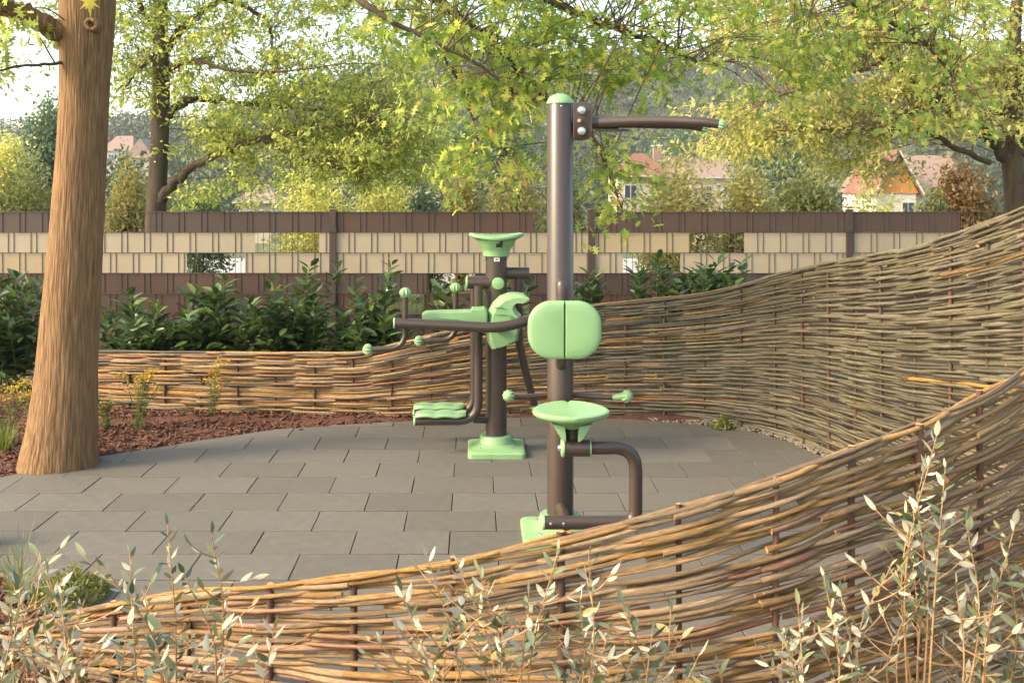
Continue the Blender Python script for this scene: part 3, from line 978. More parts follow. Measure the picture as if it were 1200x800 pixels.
# ---- combined stretching and rowing machine, farther
Z2 = 6.0
X2 = P(581.5, 0, Z2).x
t2 = thing('exercise_machine', (X2, Z2, 0), 'low exercise machine with green foot pads, saddle and bowl topped post', 'exercise machine')
base_block(t2, (X2, Z2), .17, .17, .062)
zt2 = P(0, 298, Z2).z
mb = MB(); mb.lathe((X2, Z2, 0), [(.0635, .03), (.0635, zt2)], n=36); mb.build('post', STEEL, t2)
for k in range(2):
    a = R(-45 - 90 * k)
    mb = MB(); mb.lathe((X2 + .132 * math.cos(a), Z2 + .132 * math.sin(a), .037), [(.016, 0), (.016, .006), (.012, .011), (.003, .013)], n=14); mb.build('bolt', M['bolt_steel'], t2)
def wav(a, r, h):
    return (r * (1 + .05 * math.cos(2 * a) * (1 if r > .12 else 0)), h + (.009 * math.cos(2 * a) if r > .13 else 0))
mb = MB(); mb.lathe((X2, Z2, zt2), [(.072, -.012), (.080, -.008), (.082, .02), (.086, .03), (.098, .045), (.113, .075), (.120, .088), (.146, .096), (.157, .103), (.159, .112), (.154, .119), (.144, .121), (.125, .112), (.09, .102), (.03, .098)], n=56, mod=wav)
bowl = mb.build('bowl', GREEN, t2, angle=35)
mb = MB()
tri = [(-.018, .048), (.020, .048), (.026, .086), (-.008, .086)]
mb.add([(X2 + .012 + x, Z2 - (.0995 + (z - .048) / .04 * .0165) - .0035 + abs(x) * .12, zt2 + z) for x, z in tri], [(0, 1, 2, 3)]); mb.build('slot', M['black_slot'], bowl, smooth=False)
mb = MB(); mb.box((X2 + .002, Z2 - .0655, zt2 - .026), (.034, .003, .022)); lb = mb.build('label_plate', M['white_label'], t2, smooth=False)
mb = MB(); mb.box((X2 + .002, Z2 - .0674, zt2 - .026), (.018, .0012, .009)); mb.build('label_mark', M['red_print'], lb, smooth=False)
for sx in (-1, 1):
    mb = MB(); mb.lathe((X2 + sx * .0635, Z2 - .02, zt2 - .022), [(.009, 0), (.009, sx * .006), (.004, sx * .009)], n=10, axis='X'); mb.build('rivet', M['bolt_steel'], t2)
mb = MB(); mb.lathe((P(583.5, 331, Z2).x, Z2 - .058, P(583.5, 331, Z2).z), [(.036, .0), (.037, -.008), (.033, -.014), (.018, -.018), (.003, -.019)], n=24, axis='Y'); mb.build('hub_cap', GREEN, t2)
# pendulum arms
def stub(xa, xb, y, Z, r):
    a, b = P(xa, y, Z), P(xb, y, Z)
    mb = MB(); mb.tube([a, b], r, n=24); return mb.build('pivot_tube', STEEL, t2, angle=50), a, b
sL, a, b = stub(548, 578, 331, Z2 - .02, .037); disc_cap(sL, a, (-1, 0, 0), .039, .012)
sR, a, b = stub(586, 620, 320, Z2 + .03, .036); disc_cap(sR, P(597, 320, Z2 + .03) + Vector((-.02, 0, 0)), (-1, 0, 0), .038, .03, 'seal_ring')
def pendulum(xv, yt, yb, xe, Z, r, padn=2):
    pth = fillet([P(xv, yt, Z), P(xv, yb, Z), P(xe, yb + .5, Z)], .12, 10)
    mb = MB(); mb.tube(pth, r, n=18); o = mb.build('swing_arm', STEEL, t2, angle=50)
    disc_cap(o, pth[-1], (-1, 0, 0), r + .004, .012)
    return o
def footpad(parent, xa, xb, y, Z, w):
    pa, pb = P(xa, y, Z), P(xb, y, Z)
    n = 24
    top, bot = [], []
    rr = []
    for i in range(n + 1):
        t_ = i / n
        x = pa.x + (pb.x - pa.x) * t_
        hw = w * (1 - .35 * abs(2 * t_ - 1) ** 6)
        zt_ = pa.z + .007 * (abs(math.sin(t_ * math.pi * 2.5)) - .5) - .002
        rr.append([(x, Z - hw, zt_ - .014), (x, Z - hw - .004, zt_ - .006), (x, Z - hw + .006, zt_ + .010), (x, Z, zt_ + .004), (x, Z + hw - .006, zt_ + .010), (x, Z + hw + .004, zt_ - .006), (x, Z + hw, zt_ - .014)])
    mb = MB(); mb.rings(rr); o = mb.build('foot_pad', GREEN, parent, angle=40)
    return o
nearA = pendulum(560.5, 335, 492.5, 487, Z2 - .08, .026)
farA = pendulum(555.5, 335, 484, 486, Z2 + .18, .024)
footpad(nearA, 487, 546, 484, Z2 - .08, .055)
footpad(farA, 485, 543, 475, Z2 + .18, .055)
mb = MB(); mb.tube([P(556, 492, Z2 - .06), P(575, 492, Z2)], .02, n=14); mb.build('stop_bar', STEEL, t2)
# right arm, slightly swung back, with its pad behind the nearer machine
pth = fillet([P(608, 322, Z2 + .03), P(607.5, 395, Z2 + .05), P(612, 420, Z2 + .08), P(626, 474, Z2 + .14)], .15, 8)
mb = MB(); mb.tube(pth, .024, n=16); rA = mb.build('swing_arm', STEEL, t2, angle=50)
footpad(rA, 624, 652, 476, Z2 + .16, .06)
# long handle tube in front
Zh = 5.60
pth = fillet([P(463, 378.5, Zh), P(520, 381, Zh), P(585, 384.5, Zh), P(622, 375, Zh + .05), P(624, 372, Zh + .3)], .14, 10)
mb = MB(); mb.tube(pth, .029, n=22); hb = mb.build('front_tube', STEEL, t2, angle=50)
disc_cap(hb, pth[0], (-1, -.02, 0), .031, .010)
mb = MB(); mb.tube([P(585, 384, Zh), Vector((X2, Z2, P(0, 386, Z2).z))], .026, n=14); mb.build('tube_arm', STEEL, t2)
for (xk, yk, yb, xe, ye, Zk) in ((475, 343, 406, 431, 409.5, Zh + .045), (534, 337, 397, 491, 399.5, Zh + .42)):
    pth = fillet([P(xk, yk + 5, Zk), P(xk, yb + 1, Zk), P(xe + 4, ye, Zk)], .09, 9)
    mb = MB(); mb.tube(pth, .0165, n=14); g = mb.build('hand_lever', STEEL, t2, angle=50)
    knob(g, P(xk, yk, Zk), (0, 0, 1), .031); knob(g, P(xe, ye, Zk), (-1, 0, 0), .030)
pth = [P(534, 378, Zh + .42), P(560, 380, Zh + .38), Vector((X2, Z2, P(0, 381, Z2).z))]
mb = MB(); mb.tube(pth, .022, n=14); mb.build('rear_tube', STEEL, t2)
# seat plank
Zb = 5.76
def out2(L_, Z): return [(P(x, y, Z).x, P(x, y, Z).z) for x, y in L_]
mb = MB(); mb.extrude(out2([(495, 367.5), (499, 365.6), (520, 364.6), (552, 364), (554, 361), (568, 360.6), (571, 364), (571, 380), (558, 382.5), (548, 383.5), (520, 380.5), (496, 379)], Zb)[::-1], Zb - .075, Zb + .085, .008)
pl = mb.build('seat_plank', GREEN, t2, angle=30)
mb = MB(); mb.extrude(out2([(500, 372.2), (535, 374.2), (548, 376.6), (535, 375.6)], Zb - .08)[::-1], Zb - .0775, Zb - .07, .0005); mb.build('groove', M['green_dark'], pl, smooth=False)
# saddle shell: curved sheet, open to the right
Zq = 5.80
outer = [(613.5, 344.5), (604, 342.8), (594, 343.5), (585, 347), (577.5, 354), (572, 364), (569.2, 376), (568.8, 389), (571, 400), (575.5, 407.5), (582, 406.5), (590, 402.8)]
inner = [(612, 350), (605, 349.5), (600.5, 353), (599.5, 358), (602, 364), (606.5, 368.5), (607.5, 375), (605.5, 384), (603.5, 392), (603, 397.5), (600, 400), (594, 402.2)]
n = 13
rr = []
for j in range(n):
    u = -1 + 2 * j / (n - 1)
    y = Zq + u * .11
    k = 1 - .30 * abs(u) ** 3
    ring = []
    for (x, yy) in outer:
        p = P(x, yy, Zq); ring.append((p.x + .03 * u * u, y, P(0, 375, Zq).z + (p.z - P(0, 375, Zq).z) * (1 - .12 * abs(u) ** 4)))
    for (x, yy) in inner[::-1]:
        p = P(x, yy, Zq); ring.append((p.x - .02 * u * u + .02, y, P(0, 375, Zq).z + (p.z - P(0, 375, Zq).z) * (1 - .12 * abs(u) ** 4)))
    rr.append(ring)
mb = MB(); mb.rings(rr[::-1]); sh = mb.build('saddle', GREEN, t2, angle=35)
for L_ in ([(577, 361), (588, 359.5), (596, 363.5), (588, 362)], [(579, 369), (590, 368.2), (600, 370), (590, 370.2)], [(596, 372.5), (601, 370.5), (604, 372.5), (600, 374)]):
    mb = MB(); mb.extrude(out2(L_, Zq - .113)[::-1], Zq - .1125, Zq - .106, .0004); mb.build('slot', M['green_dark'], sh, smooth=False)
lip = MB(); lip.tube(spline([P(600, 346.2, Zq - .07), P(608, 347, Zq - .08), P(617, 349.2, Zq - .085)], 5), [.012] * 10 + [.008], n=10); lip.build('saddle_lip', GREEN, sh)


# ------------------------------------------------------------------ trees
def jit(s): return np.array(rng.normal(0, s, 3))


def grow(name, label, trunk, branches, regions, holes, leaf, lsize, tmpl, per, spread, bark, extra=None, group=None, droop=.25, twig_r=.006, twig_max=1.4, cat='tree'):
    """trunk: [(px, py, Z, radius)], branches: list of such lists, regions: boxes in photo pixels and depth to hold leaf sprays"""
    tp = [P(x, y, Z) for x, y, Z, r in trunk]
    base = Vector((tp[0].x, tp[0].y, -.05))
    t = thing(name, base, label, cat, group)
    allp = []
    def limb(nm, L_, mat, n):
        pts = spline([P(x, y, Z) for x, y, Z, r in L_], 7)
        rs = np.interp(np.linspace(0, len(L_) - 1, len(pts)), range(len(L_)), [r for *_, r in L_])
        pts2 = [p + Vector(jit(min(.010, rs[i] * .22))) * (1 if 0 < i < len(pts) - 1 else 0) for i, p in enumerate(pts)] if nm != 'trunk' else pts
        mb = MB(); mb.tube(pts2, list(rs), n=n)
        allp.extend([(p, r) for p, r in zip(pts2, rs)])
        return mb.build(nm, mat, t, angle=80)
    if trunk and extra is None: limb('trunk', trunk, bark, 12)
    elif extra is not None: allp.extend([(p, .1) for p in tp])
    for b in branches: limb('branch', b, M['bark_dark'] if (extra is not None and b[0][1] < 0 or b[0][3] < .03) else bark, 8)
    BP = np.array([tuple(p) for p, r in allp])
    BP = np.concatenate([BP] + [BP[:-1] + (BP[1:] - BP[:-1]) * f for f in (.25, .5, .75) if len(BP) > 1][:3])[:]
    far = np.ones(len(BP), bool)
    nb = len(allp)
    step = np.linalg.norm(np.diff(np.array([tuple(p) for p, r in allp]), axis=0), axis=1)
    for q_ in range(3): far[nb + q_ * (nb - 1): nb + (q_ + 1) * (nb - 1)] = step < .6
    BP = BP[far]
    cen = []
    for (x0, x1, y0, y1, za, zb, cnt) in regions:
        k = 0
        tries = 0
        while k < cnt and tries < cnt * 12:
            tries += 1
            x, y, Z = random.uniform(x0, x1), random.uniform(y0, y1), random.uniform(za, zb)
            if any((x - hx) ** 2 / hr ** 2 + (y - hy) ** 2 / (hr2 or hr) ** 2 < 1 for hx, hy, hr, hr2 in holes): continue
            cen.append(tuple(P(x, y, Z))); k += 1
    cen = np.array(cen)
    tw = MB()
    C, A = [], []
    for c in cen:
        d = np.linalg.norm(BP - c, axis=1) + np.maximum(0, c[2] - BP[:, 2] < -.2) * .3
        j = int(rng.choice(np.nonzero(d < d.min() * 1.25 + .22)[0]))
        p0 = BP[j]
        dist = np.linalg.norm(c - p0)
        mid = (p0 + c) / 2 + np.array([0, 0, .10 * dist]) + jit(.05 * dist)
        pts = [Vector(p0), Vector(mid), Vector(c)]
        sp = spline(pts, 4)
        tw.tube(sp, [twig_r * (1.25 - i / (len(sp) - 1)) for i in range(len(sp))], n=4, cap=False)
        out = unit((c - p0)[None])[0]
        npr = max(3, int(per * random.uniform(.5, 1.4)))
        # side twigs make the spray
        for s_ in range(max(2, npr // 12)):
            e = c + np.array([random.gauss(0, spread[0]), random.gauss(0, spread[0]), random.gauss(-droop * .2, spread[1])])
            m = (c + e) / 2 + jit(.02)
            tw.tube([Vector(c + (p0 - c) * random.uniform(0, .25)), Vector(m), Vector(e)], [twig_r * .45, twig_r * .35, twig_r * .2], n=3, cap=False)
            k = npr // max(2, npr // 12)
            f = np.sqrt(rng.random((k, 1))) * 1.08
            C.append(c + (e - c) * f + rng.normal(0, lsize * .55, (k, 3)))
            A.append((e - c)[None] * .6 / max(.05, np.linalg.norm(e - c)) + out * .3 + rng.normal(0, .6, (k, 3)) + np.array([0, 0, -droop]))
    C = np.concatenate(C); A = np.concatenate(A)
    N = np.array([0, 0, 1.0]) + rng.normal(0, .55, A.shape)
    S = lsize * rng.uniform(.65, 1.3, len(C))
    tag(tw.build('twigs', M['twig'], t, angle=80), kind='stuff')
    cr = mesh_obj('crown', leaf_cloud('crown', C, A, N, S, tmpl, [leaf]), t)
    tag(cr, kind='stuff')
    return t


# ---- plane-barked tree in front: sculpted trunk, crown hanging in from above
ZA = 5.74
prof = [(70, 556, 46), (68, 545, 44), (70, 520, 41), (73, 495, 39), (78, 430, 34.5), (83.5, 360, 32.5), (88, 300, 31), (93, 220, 29.3), (96.5, 160, 28.2), (99, 100, 28), (101, 55, 29.5), (102, 20, 31), (103, -20, 31), (104, -90, 27), (106, -200, 24), (110, -330, 19), (118, -480, 12)]
A_ov = [[(100, -60, ZA, .09), (190, -95, 5.6, .075), (320, -90, 5.6, .055), (440, -45, 5.7, .04), (540, 20, 5.9, .026), (590, 62, 6.0, .019), (625, 105, 6.1, .013), (690, 150, 6.2, .008)],
        [(103, -110, ZA, .09), (280, -150, 5.9, .07), (470, -95, 6.1, .05), (620, -10, 6.3, .032), (700, 25, 6.4, .022), (770, 50, 6.5, .014), (840, 82, 6.6, .008)],
        [(320, -90, 5.6, .04), (400, -20, 5.4, .024), (440, 14, 5.3, .016), (500, 45, 5.3, .011), (560, 75, 5.35, .008), (585, 95, 5.4, .005)],
        [(470, -95, 6.1, .04), (700, -95, 6.6, .034), (880, -50, 7.0, .026), (1000, 5, 7.2, .018), (1080, 50, 7.4, .010), (1120, 95, 7.5, .006)],
        [(590, 62, 6.0, .012), (600, 110, 6.2, .009), (585, 160, 6.3, .006), (600, 190, 6.4, .004)],
        [(690, 150, 6.2, .008), (712, 200, 6.25, .006), (735, 262, 6.3, .004)],
        [(540, 20, 5.9, .014), (520, 60, 6.2, .010), (545, 110, 6.4, .007), (560, 165, 6.5, .004)],
        [(96, 62, ZA, .10), (78, 42, ZA - .05, .074), (55, 28, 5.6, .057), (25, 15, 5.5, .052), (0, 6, 5.4, .050), (-60, -20, 5.2, .045), (-160, -80, 5.0, .03)],
        [(74, 74, ZA - .1, .010), (45, 76, 5.5, .008), (20, 78, 5.4, .007), (-10, 84, 5.3, .006), (-50, 80, 5.2, .004)],
        [(110, -330, ZA, .07), (-100, -420, 5.2, .05), (-320, -420, 4.8, .03)], [(106, -200, ZA, .07), (260, -320, 5.2, .05), (480, -330, 4.8, .03)], [(106, -250, ZA, .07), (200, -380, 6.8, .05), (420, -330, 7.6, .03)]]
regA = [(430, 620, -60, 40, 5.2, 6.6, 75), (600, 830, -60, 60, 5.8, 7.0, 85), (500, 640, 30, 110, 5.4, 6.6, 46), (640, 800, 40, 95, 6.0, 6.8, 34), (545, 625, 110, 190, 5.9, 6.6, 22), (680, 725, 150, 225, 6.1, 6.5, 16), (715, 748, 220, 268, 6.2, 6.4, 5),
        (830, 1180, -60, 55, 6.6, 7.8, 100), (860, 1010, 40, 112, 6.8, 7.5, 26), (1060, 1160, 40, 140, 7.1, 7.7, 22), (-40, 30, -30, 20, 5, 5.6, 8),
        (-300, 500, -520, -150, 4.6, 7.6, 110), (400, 1000, -300, -70, 5.2, 7.8, 90)]
holA = [(470, 30, 22, 16), (505, 62, 14, 10), (790, 78, 18, 10), (690, 105, 20, 12), (845, 75, 40, 16), (668, 160, 14, 40)]
tA = grow('park_tree', 'large tree with thick orange brown furrowed trunk beside the paving', [(x, y, ZA, h * ZA / FPX) for x, y, h in prof], A_ov, regA, holA, M['leaf_oak'], .066, T_OAK, 22, (.17, .09), M['bark_warm'], extra=True, twig_r=.005, droop=.5)
rings = []
pv = spline([Vector((x, y, h)) for x, y, h in prof], 16)
seg = 230
for p in pv:
    c = P(p.x, p.y, ZA); r = p.z * ZA / FPX
    ring = []
    for k in range(seg):
        a = 2 * math.pi * k / seg
        ca, sa = math.cos(a), math.sin(a)
        n1 = mnoise.noise(Vector((ca * 10, sa * 10, c.z * 1.3)))
        n2 = mnoise.noise(Vector((ca * 24, sa * 24, c.z * 3.0 + 9)))
        n3 = mnoise.noise(Vector((ca * 1.4, sa * 1.4, c.z * 1.3 + 4)))
        f = 1 + .045 * n3 + .018 * (.5 - min(1, abs(n1) * 1.6)) + .022 * (.5 - min(1, abs(n2) * 1.6))
        if c.z < .35: f += .05 * (1 - c.z / .35) * max(0, math.cos(3 * a + .6)) * .8
        ring.append((c.x + r * f * ca, c.y + r * f * sa, c.z))
    rings.append(ring)
mb = MB(); mb.rings(rings)
mb.build('trunk', M['bark_warm'], tA, angle=180)
# knot hole where a limb was cut
kc = P(107, 29, ZA - .145)
mb = MB(); mb.lathe(kc, [(.050, .03), (.042, .006), (.034, -.010), (.024, -.012), (.017, -.002), (.014, .02)], n=20, axis='Y', mod=lambda a, r, h: (r * (1 + .12 * math.sin(2 * a + .5)), h))
mb.build('knot', M['bark_warm'], tA, angle=80)
# the one yellow leaf that hangs in front of the trunk
_pa = []
for a_, r_ in ((180, .10), (150, .42), (128, .24), (100, .62), (88, .30), (70, .40), (58, .80), (44, .36), (30, .55), (18, .42), (0, 1.0), (-18, .42), (-30, .55), (-44, .36), (-58, .80), (-70, .40), (-88, .30), (-100, .62), (-128, .24), (-150, .42)):
    _pa.append([.25 + r_ * .62 * math.cos(R(a_)), r_ * .55 * math.sin(R(a_)), -.10 * r_ * r_ + .02 * math.sin(a_)])
T_PALM = (np.array(_pa + [[.25, 0, .02]]), np.array([[k, (k + 1) % 20, 20] for k in range(20)]))
me = leaf_cloud('leaf', np.array([tuple(P(104, -6, 5.45))]), np.array([[.10, -.1, -1.0]]), np.array([[.15, -1, .15]]), np.array([.15]), T_PALM, [M['leaf_yellow']])
o = mesh_obj('leaf', me, None, origin=P(104, -4, 5.45))
tag(o, 'single yellow lobed leaf hanging before the thick trunk', 'leaf')

# ---- slender tree behind the fence, left
ZB = 11.6
k = ZB / FPX
grow('deciduous_tree', 'slender leafy tree with arching low limb behind the fence', [(178, 384, ZB, .16), (181, 300, ZB, .125), (183, 240, ZB, .115), (187, 170, ZB, .105), (189, 90, ZB, .10), (188, 10, ZB, .085), (190, -120, ZB, .06), (196, -280, ZB, .03)],
     [[(183, 243, ZB, .075), (200, 219, ZB - .1, .058), (230, 194, ZB - .2, .046), (270, 175, ZB - .35, .04), (305, 163, ZB - .4, .034), (345, 156, ZB - .5, .024), (390, 149, ZB - .6, .014), (440, 140, ZB - .7, .008)],
      [(189, 140, ZB, .06), (205, 128, ZB, .05), (222, 118, ZB, .044), (250, 117, ZB + .2, .036), (300, 123, ZB + .3, .028), (350, 127, ZB + .4, .02), (420, 131, ZB + .5, .010), (480, 150, ZB + .6, .006)],
      [(189, 70, ZB, .07), (205, 42, ZB, .056), (235, 16, ZB + .2, .046), (260, -2, ZB + .4, .036), (310, -40, ZB + .6, .02)],
      [(189, 85, ZB, .04), (225, 72, ZB - .5, .03), (270, 82, ZB - .8, .02), (330, 84, ZB - 1, .012), (400, 75, ZB - 1.2, .006)],
      [(188, 40, ZB, .04), (170, 15, ZB - .3, .03), (150, -20, ZB - .6, .016)], [(189, -60, ZB, .05), (110, -140, ZB - .2, .03), (20, -200, ZB - .4, .012)], [(190, -120, ZB, .05), (300, -200, ZB + .2, .03), (420, -220, ZB + .4, .012)],
      [(190, 60, ZB, .03), (165, 80, ZB - .3, .02), (145, 105, ZB - .4, .010)],
      [(188, 0, ZB, .05), (250, -60, ZB - .4, .03), (330, -70, ZB - .6, .02), (410, -20, ZB - .6, .01), (470, 40, ZB - .6, .006)],
      [(260, -2, ZB + .4, .03), (310, 22, ZB + .5, .022), (320, 60, ZB + .6, .012)],
      [(305, 163, ZB - .4, .02), (350, 185, ZB - .6, .012), (420, 205, ZB - .7, .006)]],
     [(135, 240, -70, 125, 10.8, 12.4, 110), (230, 420, -80, 70, 10.4, 12.8, 150), (230, 380, 60, 170, 10.6, 12.6, 110), (380, 520, 90, 200, 10.6, 12.6, 150), (330, 500, 150, 215, 10.6, 12.2, 80), (390, 500, 30, 120, 10.8, 12.6, 45), (190, 300, 150, 235, 10.8, 12, 32), (-40, 240, -330, -40, 10.2, 12.8, 150), (240, 560, -330, -75, 10.2, 12.8, 110), (64, 128, 0, 80, 11.0, 12.2, 22)],
     [(150, 142, 26, 26), (290, 66, 24, 12), (278, 100, 16, 10), (228, 160, 20, 7), (330, 45, 14, 9), (440, 20, 34, 16), (240, 190, 30, 20), (210, 205, 30, 22)],
     M['leaf_tree'], .060, T_FOLD, 62, (.21, .085), M['bark_dark'], twig_r=.0048)

# ---- tree reaching in at left edge; unseen bulk added to shade the paving
ZD = 11.0
grow('deciduous_tree', 'tree of which only a few leaves reach in at the left picture edge', [(-330, 390, ZD, .2), (-325, 200, ZD, .16), (-315, 0, ZD, .13), (-310, -200, ZD, .09), (-300, -420, ZD, .04)],
     [[(-318, 40, ZD, .08), (-230, -40, ZD - .3, .05), (-120, -60, ZD - .5, .03), (-20, -10, ZD - .6, .01)], [(-316, 10, ZD, .08), (-420, -80, ZD, .05), (-520, -100, ZD, .02)],
      [(-312, -120, ZD, .07), (-220, -240, ZD + .4, .04), (-110, -300, ZD + .6, .015)], [(-318, 60, ZD, .06), (-200, 40, ZD + .6, .04), (-90, 70, ZD + .8, .02), (-10, 60, ZD + .8, .008)], [(-310, -150, ZD, .06), (-400, -300, ZD - .6, .02)]],
     [(-560, -90, -420, 120, 9.6, 12.6, 300), (-90, -12, -300, 40, 10, 12, 40), (-70, 4, 20, 100, 10.6, 11.6, 14)], [], M['leaf_tree'], .075, T_FOLD, 44, (.22, .10), M['bark_dark'], twig_r=.008)

# ---- forked tree behind the hurdle, right
ZC = 10.6
grow('deciduous_tree', 'forked sunlit tree with dark limbs at the right edge', [(1198, 400, ZC, .17), (1196, 300, ZC, .15), (1192, 240, ZC, .125), (1188, 200, ZC, .105), (1187, 165, ZC, .085), (1189, 100, ZC, .085), (1188, 55, ZC, .07), (1192, 0, ZC, .055), (1200, -120, ZC, .03)],
     [[(1189, 212, ZC, .085), (1178, 185, ZC, .075), (1160, 160, ZC - .1, .075), (1130, 143, ZC - .2, .06), (1108, 126, ZC - .3, .048), (1075, 95, ZC - .4, .038), (1040, 72, ZC - .5, .028), (1005, 50, ZC - .6, .018), (960, 25, ZC - .7, .010)],
      [(1160, 191, ZC - .1, .03), (1130, 178, ZC - .3, .032), (1085, 154, ZC - .5, .026), (1040, 152, ZC - .6, .018), (990, 151, ZC - .7, .012), (930, 153, ZC - .8, .007)],
      [(1108, 126, ZC - .3, .02), (1080, 128, ZC - .3, .015), (1045, 140, ZC - .2, .008)],
      [(1187, 165, ZC, .07), (1176, 145, ZC + .2, .05), (1165, 100, ZC + .4, .035), (1155, 40, ZC + .5, .02), (1150, -30, ZC + .6, .01)],
      [(1192, 180, ZC, .09), (1220, 140, ZC, .07), (1260, 90, ZC, .04), (1300, 40, ZC, .02)],
      [(1040, 72, ZC - .5, .02), (990, 90, ZC - .6, .014), (940, 105, ZC - .8, .009), (890, 120, ZC - 1, .005)]],
     [(1000, 1210, -60, 60, 9.6, 11.6, 120), (900, 1060, -40, 80, 9.6, 11.4, 100), (930, 1120, 70, 150, 9.6, 11.2, 100), (950, 1060, 140, 200, 9.7, 10.8, 40), (830, 960, 120, 178, 9.6, 10.6, 55), (1100, 1215, 60, 150, 9.8, 11.4, 75), (835, 930, -20, 60, 9.8, 11, 55), (1200, 1330, -60, 170, 9.6, 11.6, 60)],
     [(845, 78, 34, 20), (895, 78, 18, 10), (1000, 80, 26, 10), (1150, 175, 40, 14), (930, 185, 40, 10)],
     M['leaf_gold'], .058, T_FOLD, 58, (.20, .09), M['bark_dark'], twig_r=.0048)


# ---- bushes and trees beyond the fence
def bush(name, label, px_, topy, wpx, Z, leaf, lsize, n, cat='shrub', depth=1.0, trunk=False, low=None, group=None, gap=.0, tall=None):
    base = P(px_, 0, Z); gz = ground_z(base.x, Z)
    top = EYE - (topy - CY) * Z / FPX
    hw = wpx / 2 * Z / FPX
    if Z < 20: n = int(n * 1.7)
    if Z > 20: n, lsize = int(n * 2.6), lsize * .58
    t = thing(name, (base.x, Z, gz), label, cat, group)
    z0 = gz + (.05 if not trunk else (top - gz) * .22)
    cz, hz = (top + z0) / 2, (top - z0) / 2
    m = max(14, n // 70)
    u = unit(rng.normal(0, 1, (m, 3))) * (rng.random((m, 1)) ** .4)
    cl = np.array([base.x, Z, cz]) + u * np.array([hw * .85, hw * depth * .85, hz * .9])
    per = n // m
    sg = np.array([hw, hw * depth, hz]) * .20
    sg = np.minimum(sg, .45 * max(1, Z / 30))
    C = (cl[:, None, :] + rng.normal(0, 1, (m, per, 3)) * sg * rng.uniform(.6, 1.2, (m, 1, 1))).reshape(-1, 3)
    C[:, 2] = np.maximum(C[:, 2], gz + .03)
    A = rng.normal(0, 1, C.shape) + np.array([0, 0, .2]); N = np.array([0, 0, .8]) + rng.normal(0, .7, C.shape)
    rv = np.clip(np.repeat(rng.normal(.5, .16, m), per) + rng.normal(0, .2, len(C)), 0, 1)
    tag(mesh_obj('crown' if trunk else 'foliage', leaf_cloud('foliage', C, A, N, lsize * rng.uniform(.6, 1.3, len(C)), T_FOLD if Z < 20 else T_DIAMOND, [leaf], rv), t), kind='stuff')
    mb = MB()
    for j in range(0, m, max(1, m // 14)):
        e = Vector(cl[j]); b0 = Vector((base.x + (0 if trunk else random.uniform(-.2, .2) * hw), Z, gz - .02))
        mid = b0.lerp(e, .5) + Vector((0, 0, .12 * hz))
        st = Vector((base.x, Z, z0)) if trunk else b0
        mb.tube(spline([st, mid if not trunk else st.lerp(e, .5) + Vector((0, 0, .1 * hz)), e], 3), [.012 * max(1, Z / 14), .010 * max(1, Z / 14), .009, .008, .007, .006, .005], n=4, cap=False)
    tag(mb.build('branches', M['twig'], t), kind='stuff')
    if trunk:
        mb = MB(); mb.tube([(base.x, Z, gz - .1), (base.x + .02, Z, (gz + z0) / 2), (base.x, Z, z0), (base.x, Z, cz)], [.02 * (top - gz), .016 * (top - gz), .013 * (top - gz), .004 * (top - gz)], n=9); mb.build('trunk', M['bark_dark'], t)
    return t


GB = 'bushes and trees beyond the fence'
bush('hedge_shrub', 'pale leafy shrub behind the fence at the far left', 22, 186, 95, 13.0, M['leaf_mid'], .075, 3600, group=GB)
bush('background_tree', 'bluish green tree in the haze left of the thick trunk', 58, 118, 60, 36, M['leaf_blue'], .30, 3000, 'tree', trunk=True, group=GB)
bush('background_tree', 'sunlit yellow green tree at the left picture edge', 5, 160, 70, 24, M['leaf_gold'], .17, 3000, 'tree', trunk=True, group=GB)
bush('hedge_shrub', 'pale shrub showing through the open fence bay beside the slender trunk', 150, 200, 64, 12.6, M['leaf_pale'], .07, 3600, group=GB)
bush('background_tree', 'small blue green tree between the two left trunks', 147, 172, 30, 30, M['leaf_blue'], .22, 1500, 'tree', trunk=True, group=GB)
bush('hedge_shrub', 'green shrub behind the fence under the arching low limb', 232, 214, 80, 15.0, M['leaf_blue'], .08, 2600, group=GB)
bush('hedge_shrub', 'yellow green shrub behind the fence right of the small hipped roof', 372, 196, 110, 15.5, M['leaf_gold'], .08, 3600, group=GB)
bush('hedge_shrub', 'sunlit yellow shrub behind the fence left of the green bowl', 455, 196, 95, 14.2, M['leaf_gold'], .075, 3600, group=GB)
bush('hedge_shrub', 'pale cream leaved shrub behind the fence above the green bowl', 541, 180, 66, 15.5, M['leaf_pale'], .08, 3200, group=GB)
bush('hedge_shrub', 'small green shrub in front of the pale cream shrub', 500, 220, 50, 13.0, M['leaf_blue'], .065, 1800, group=GB)
bush('hedge_shrub', 'pale shrub behind the fence just left of the tall brown post', 606, 188, 72, 14.5, M['leaf_pale'], .075, 3000, group=GB)
bush('hedge_shrub', 'olive shrub filling the open fence bay behind the tall post', 662, 206, 62, 12.3, M['leaf_mid'], .065, 3000, group=GB)
bush('hedge_shrub', 'wide pale shrub behind the fence in front of the red roofs', 792, 188, 112, 12.8, M['leaf_pale'], .07, 4600, group=GB)
bush('hedge_shrub', 'pale olive shrub behind the fence right of the red roofs', 873, 200, 92, 13.2, M['leaf_pale'], .07, 4200, group=GB)
bush('hedge_shrub', 'green shrub behind the fence left of the orange gable', 950, 196, 90, 14.0, M['leaf_mid'], .075, 3800, group=GB)
bush('hedge_shrub', 'low golden shrub behind the fence right below the orange gable', 1022, 218, 70, 12.6, M['leaf_gold'], .065, 2200, group=GB)
bush('hedge_shrub', 'rusty brown shrub between the orange gable and the forked trunk', 1130, 182, 76, 13.2, M['leaf_rust'], .075, 3600, group=GB)
bush('hedge_shrub', 'small olive shrub at the foot of the white house wall', 1093, 222, 40, 12.4, M['leaf_mid'], .065, 1600, group=GB)
